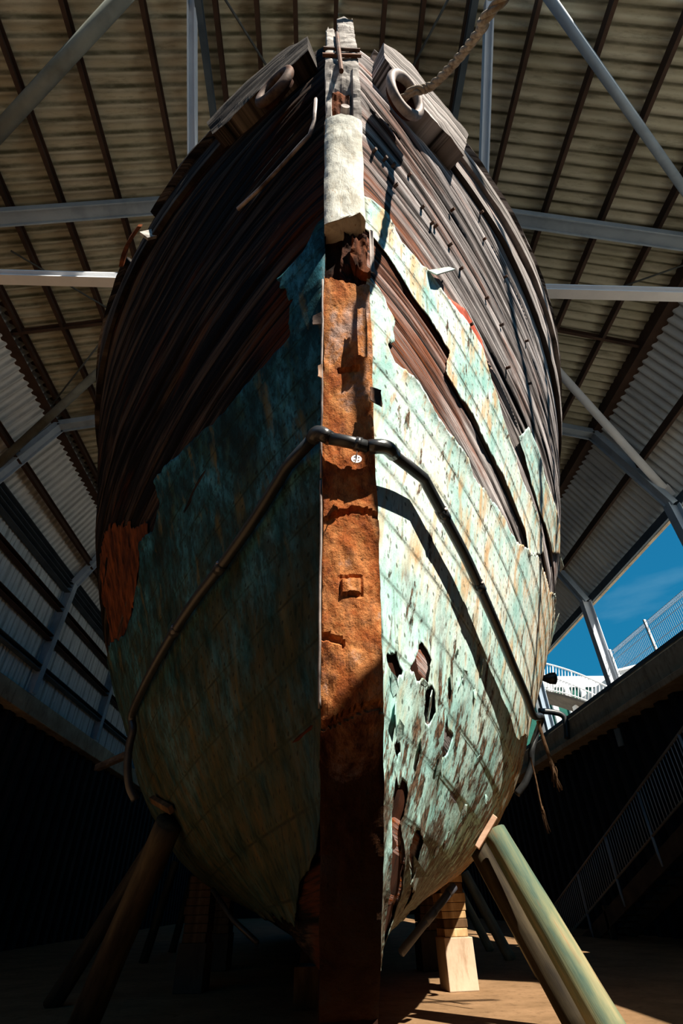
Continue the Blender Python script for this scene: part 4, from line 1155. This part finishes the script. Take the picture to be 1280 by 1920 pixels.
# ---- stair down the right dock wall
XS = 9.0
yA, yB = 9.6, 24.2
def zt(y): return 4.34 - .314 * (y - 12.9)
g = thing('dock_stair', (XS, 24, 0), 'long dark stair with barred handrail descending along the right dock wall', 'stair')
MB().bar((XS + .05, yA, zt(yA) - 1.62), (XS + .05, yB, zt(yB) - 1.62), .06, .42).build('stringer', M_STAIR, g)
MB().bar((XS + 1.2, yA, zt(yA) - 1.62), (XS + 1.2, yB, zt(yB) - 1.62), .06, .42).build('stringer', M_STAIR, g)
for k in range(26):
    y = yA + .3 + k * .55
    if y < yB: MB().box((XS + .08, y, zt(y) - 1.62), (XS + 1.17, y + .30, zt(y) - 1.57)).build('tread', M_STAIR, g)
MB().tube([(XS, yA, zt(yA)), (XS, yB, zt(yB))], .034, 10).build('handrail', M_RAIL, g, smooth=True)
MB().tube([(XS, yA, zt(yA) - 1.08), (XS, yB, zt(yB) - 1.08)], .03, 10).build('bottom_rail', M_RAIL, g, smooth=True)
pst = [float(at_x(x, y, XS)[1]) for x, y in ((1083, 1642), (1134, 1571), (1195, 1486))] + [float(at_x(1275, 1385, XS)[1]), yB - .1]
for y in pst:
    MB().tube([(XS, y, zt(y)), (XS, y, zt(y) - 1.45), (XS + .03, y, zt(y) - 1.75)], .038, 8).build('post', M_BLUE, g, smooth=True)
y = yA + .1; 
while y < yB - .15:
    if min(abs(y - p) for p in pst) > .08:
        MB().tube([(XS, y, zt(y)), (XS, y, zt(y) - 1.08)], .011, 6).build('baluster', M_RAILBAR, g, smooth=True)
    y += .172
for (px, py) in ((1140, 1720),):
    q = at_x(px, py, XS + .1); MB().box((XS + .02, q[1] - .08, 0), (XS + .18, q[1] + .08, q[2] + .3)).build('support_post', M_STAIR, g)
MB().box((XS + 1.0, 15, 0), (XS + 1.15, 15.15, zt(15) - 1.8)).build('support_post', M_STAIR, g)
# little plate on the dock wall
q = at_x(1160, 1381, XR - .02)
tag(MB().bar(q + (0, .0, .26), q + (0, .05, -.30), .04, .34, (0, 1, 0)).build('wall_plate', M_GALV, origin=q), 'small pale plate fixed below the right coping', 'plate')

# ---- fence along the right coping
XF = XR + .35
g = thing('mesh_fence', (XF, 15, ZQ), 'tall pale wire mesh fence with folded top on the right coping', 'fence')
ypo = [float(at_x(1242, 1247, XF)[1]) - 2.55 * k for k in (-1, 0, 1, 2)]
for y in ypo: MB().box((XF - .035, y - .035, ZQ), (XF + .035, y + .035, ZQ + 1.42)).build('post', M_PALE, g)
for a, b in zip(ypo[1:], ypo[:-1]):
    m = MB(); y = a + .06
    while y < b - .03:
        m.tube([(XF + .05, y, ZQ + .05), (XF + .05, y, ZQ + 1.22), (XF - .04, y, ZQ + 1.30), (XF + .14, y, ZQ + 1.34), (XF + .05, y, ZQ + 1.22)], .0045, 5); y += .095
    for z, x in ((.12, .05), (.6, .05), (1.02, .05), (1.22, .05), (1.30, -.04), (1.34, .14)):
        m.tube([(XF + x, a, ZQ + z), (XF + x, b, ZQ + z)], .0075, 5)
    m.build('mesh_panel', M_FENCE, g)
# small camera on the lit column
q = at_y(1112, 1122, 18.0)
g = thing('security_camera', tuple(q), 'small white camera on a bracket near the top of the right column', 'camera')
MB().tube([q + (-.2, 0, -.12), q + (0, 0, 0)], .035, 8).build('bracket', M_WHITE, g)
MB().tube([q + (-.02, -.10, .16), q + (.02, .12, .10)], .07, 12).build('body', M_WHITE, g)
MB().tube([q, q + (0, 0, .12)], .03, 8).build('mount', M_WHITE, g)

# ---- footbridge with white balustrade beyond the coping
def yl(px, py, y): return at_y(px, py, y)
A = yl(1005, 1240, 31.5); A2 = yl(1005, 1292, 31.5); B = yl(1168, 1302, 27.5); B2 = yl(1168, 1346, 27.5)
g = thing('footbridge', tuple((A2 + B2) / 2), 'white railed footbridge sloping down beyond the right coping', 'bridge')
def crv(a, b, t): return a + (b - a) * t + np.array([0, 0, .25 * math.sin(t * math.pi)])
N = 12
MB().tube([crv(A, B, k / N) for k in range(N + 1)], .05, 8).build('handrail', M_WHITE, g, smooth=True)
MB().tube([crv(A2, B2, k / N) + np.array([0, 0, .1]) for k in range(N + 1)], .04, 8).build('bottom_rail', M_WHITE, g, smooth=True)
n_ = 26
for k in range(n_ + 1):
    t = k / n_; MB().tube([crv(A, B, t), crv(A2, B2, t)], .045 if k % 6 == 0 else .022, 6).build('post' if k % 6 == 0 else 'baluster', M_WHITE, g, smooth=True)
dk_ = MB(); P = []
for k in range(N + 1):
    c = crv(A2, B2, k / N); P += [c + (0, -.02, 0), c + (.4, 1.9, 0), c + (.4, 1.9, -.16), c + (0, -.02, -.16)]
F = [(4*i+k, 4*i+(k+1)%4, 4*(i+1)+(k+1)%4, 4*(i+1)+k) for i in range(N) for k in range(4)] + [(0, 1, 2, 3), (4*N+3, 4*N+2, 4*N+1, 4*N)]
dk_.add(P, F).build('deck', M_DECKUNDER, g)
far = [np.array([.4, 1.9, 0])]
MB().tube([crv(A, B, k / N) + far[0] for k in range(N + 1)], .05, 8).build('handrail', M_WHITE, g, smooth=True)
for k in range(n_ + 1):
    t = k / n_; MB().tube([crv(A, B, t) + far[0], crv(A2, B2, t) + far[0]], .022, 6).build('baluster', M_WHITE, g, smooth=True)
for t in (.05, .55):
    c = crv(A2, B2, t) + np.array([.2, .9, -.1]); MB().box((c[0] - .2, c[1] - .2, ZQ), (c[0] + .2, c[1] + .2, c[2])).build('pier', M_WHITE, g)
# white buildings beyond
a = yl(1010, 1268, 50); b = yl(1160, 1282, 50)
g = thing('white_building', (a[0], 51, ZQ), 'long white building with dark green openings behind the footbridge', 'building')
z1 = a[2]
MB().box((a[0] - 6, 50, z1 - 1.1), (b[0] + .5, 58, z1)).build('wall', M_SIDING, g)
MB().box((a[0] - 6, 50.2, ZQ), (b[0] + .5, 58, z1 - 1.1)).build('wall', M_GREEN, g)
for k in range(7):
    x = a[0] - 1 + k * 1.6; MB().box((x, 49.9, ZQ), (x + .5, 50.2, z1 - 1.1)).build('pillar', M_WHITE, g)
a = yl(1150, 1262, 38); b = yl(1300, 1205, 38)
g = thing('boarded_building', (a[0] + 2, 38, ZQ), 'white boarded building with sloping roof line behind the mesh fence', 'building')
zz0 = ZQ; V = [(a[0], 38, zz0), (b[0] + 6, 38, zz0), (b[0] + 6, 38, b[2] + .6), (a[0], 38, a[2])]
V2 = [(x, y + 8, z) for x, y, z in V]
MB().add(V + V2, [(0, 1, 2, 3), (7, 6, 5, 4), (0, 4, 5, 1), (1, 5, 6, 2), (2, 6, 7, 3), (3, 7, 4, 0)]).build('wall', M_SIDING, g)
m = MB(); x = a[0] + .2
while x < b[0] + 6:
    t = (x - a[0]) / (b[0] + 6 - a[0]); m.box((x, 37.97, zz0), (x + .03, 38, a[2] + (b[2] + .6 - a[2]) * t - .1)); x += .42
m.build('cover_strips', M_PALE, g)
MB().bar((a[0] - .2, 37.9, a[2] + .05), (b[0] + 6.2, 37.9, b[2] + .66), .3, .14).build('roof_edge', M_WHITE, g)
# curved black pipe and black lamp beside the hull on the right
P = [at_y(x, y, 22) for x, y in ((1010, 1333), (1035, 1335), (1052, 1340), (1060, 1352), (1063, 1385))]
tag(MB().tube(bez(P, 8), .12, 10).build('bent_pipe', M_BLACKPIPE, smooth=True, origin=P[0]), 'black bent pipe under the footbridge beside the right bow', 'pipe')
q = at_y(1033, 1272, 9.0)
g = thing('floodlight', tuple(q), 'black floodlight sticking out beside the right bow below the sky', 'lamp')
V = []; n_ = 14
for k, (o, r) in enumerate(((-.16, .05), (-.02, .12), (.06, .13), (.07, .10))):
    for i in range(n_): V.append(q + np.array([o, r * math.cos(2*math.pi*i/n_), r * math.sin(2*math.pi*i/n_) * .8]))
MB().add(V, [(k*n_+i, k*n_+(i+1)%n_, (k+1)*n_+(i+1)%n_, (k+1)*n_+i) for k in range(3) for i in range(n_)] + [tuple(range(n_)), tuple(3*n_+i for i in range(n_ - 1, -1, -1))]).build('housing', M_BLACKPIPE, g, smooth=True)
MB().tube([q + (-.12, 0, 0), q + (-.5, .1, -.05)], .035, 8).build('bracket', M_BLACKPIPE, g)
# frayed ropes hanging off the right bilge
def frayed(pts, y, label, r):
    P = bez([at_y(px, py, y) for px, py in pts], 8); m = MB(); m.tube(P, r, 8)
    e0 = P[-1]; d = _n(P[-1] - P[-4])
    for k in range(14):
        a = P[-6] + rng.normal(size=3) * r * .8; m.tube([a, (a + e0) / 2 + rng.normal(size=3) * r * .8, e0 + d * (.05 + .16 * rng.random()) + rng.normal(size=3) * r * 1.3], r * .22, 5)
    return tag(m.build('frayed_rope', M_FRAY, smooth=True, origin=P[0]), label, 'rope', 'frayed ropes on the right bow')
frayed([(1008, 1352), (1018, 1385), (1030, 1420), (1040, 1452)], 7.4, 'thick frayed rope end hanging beside the right bow', .026)
frayed([(994, 1420), (1004, 1460), (1012, 1500), (1020, 1530)], 7.4, 'thin frayed rope end hanging lower on the right bow', .012)
s, w = sw(1, 990, 1455)
# timber stub beside the left bilge
a = hp_(-1, 250, 1418, .0) + np.array([.2, .1, 0]); b = at_y(182, 1440, a[1] + 1.3)
tag(MB().bar(a, b, .10, .10).build('side_timber', M_GREYWOOD_L, origin=a, bevel=.01), 'dark timber stub jutting from the left bilge towards the coping', 'timber')
# unseen bars added overhead to draw thin lines of shade on the floor
for k, z in enumerate((12.2, 13.2)):
    xh = 9.0 if z < 12.9 else 8.0
    tag(MB().tube([(-xh, (.0, .3)[k], z), (xh, (.0, .3)[k], z)], .06, 8).build('shade_bar', M_BROWN, origin=(0, 0, z)), ('lower', 'upper')[k] + ' unseen level bar added to cast a line of shade', 'beam', 'added shade bars')

for o in scene.objects:
    if '_w' in o: del o['_w']
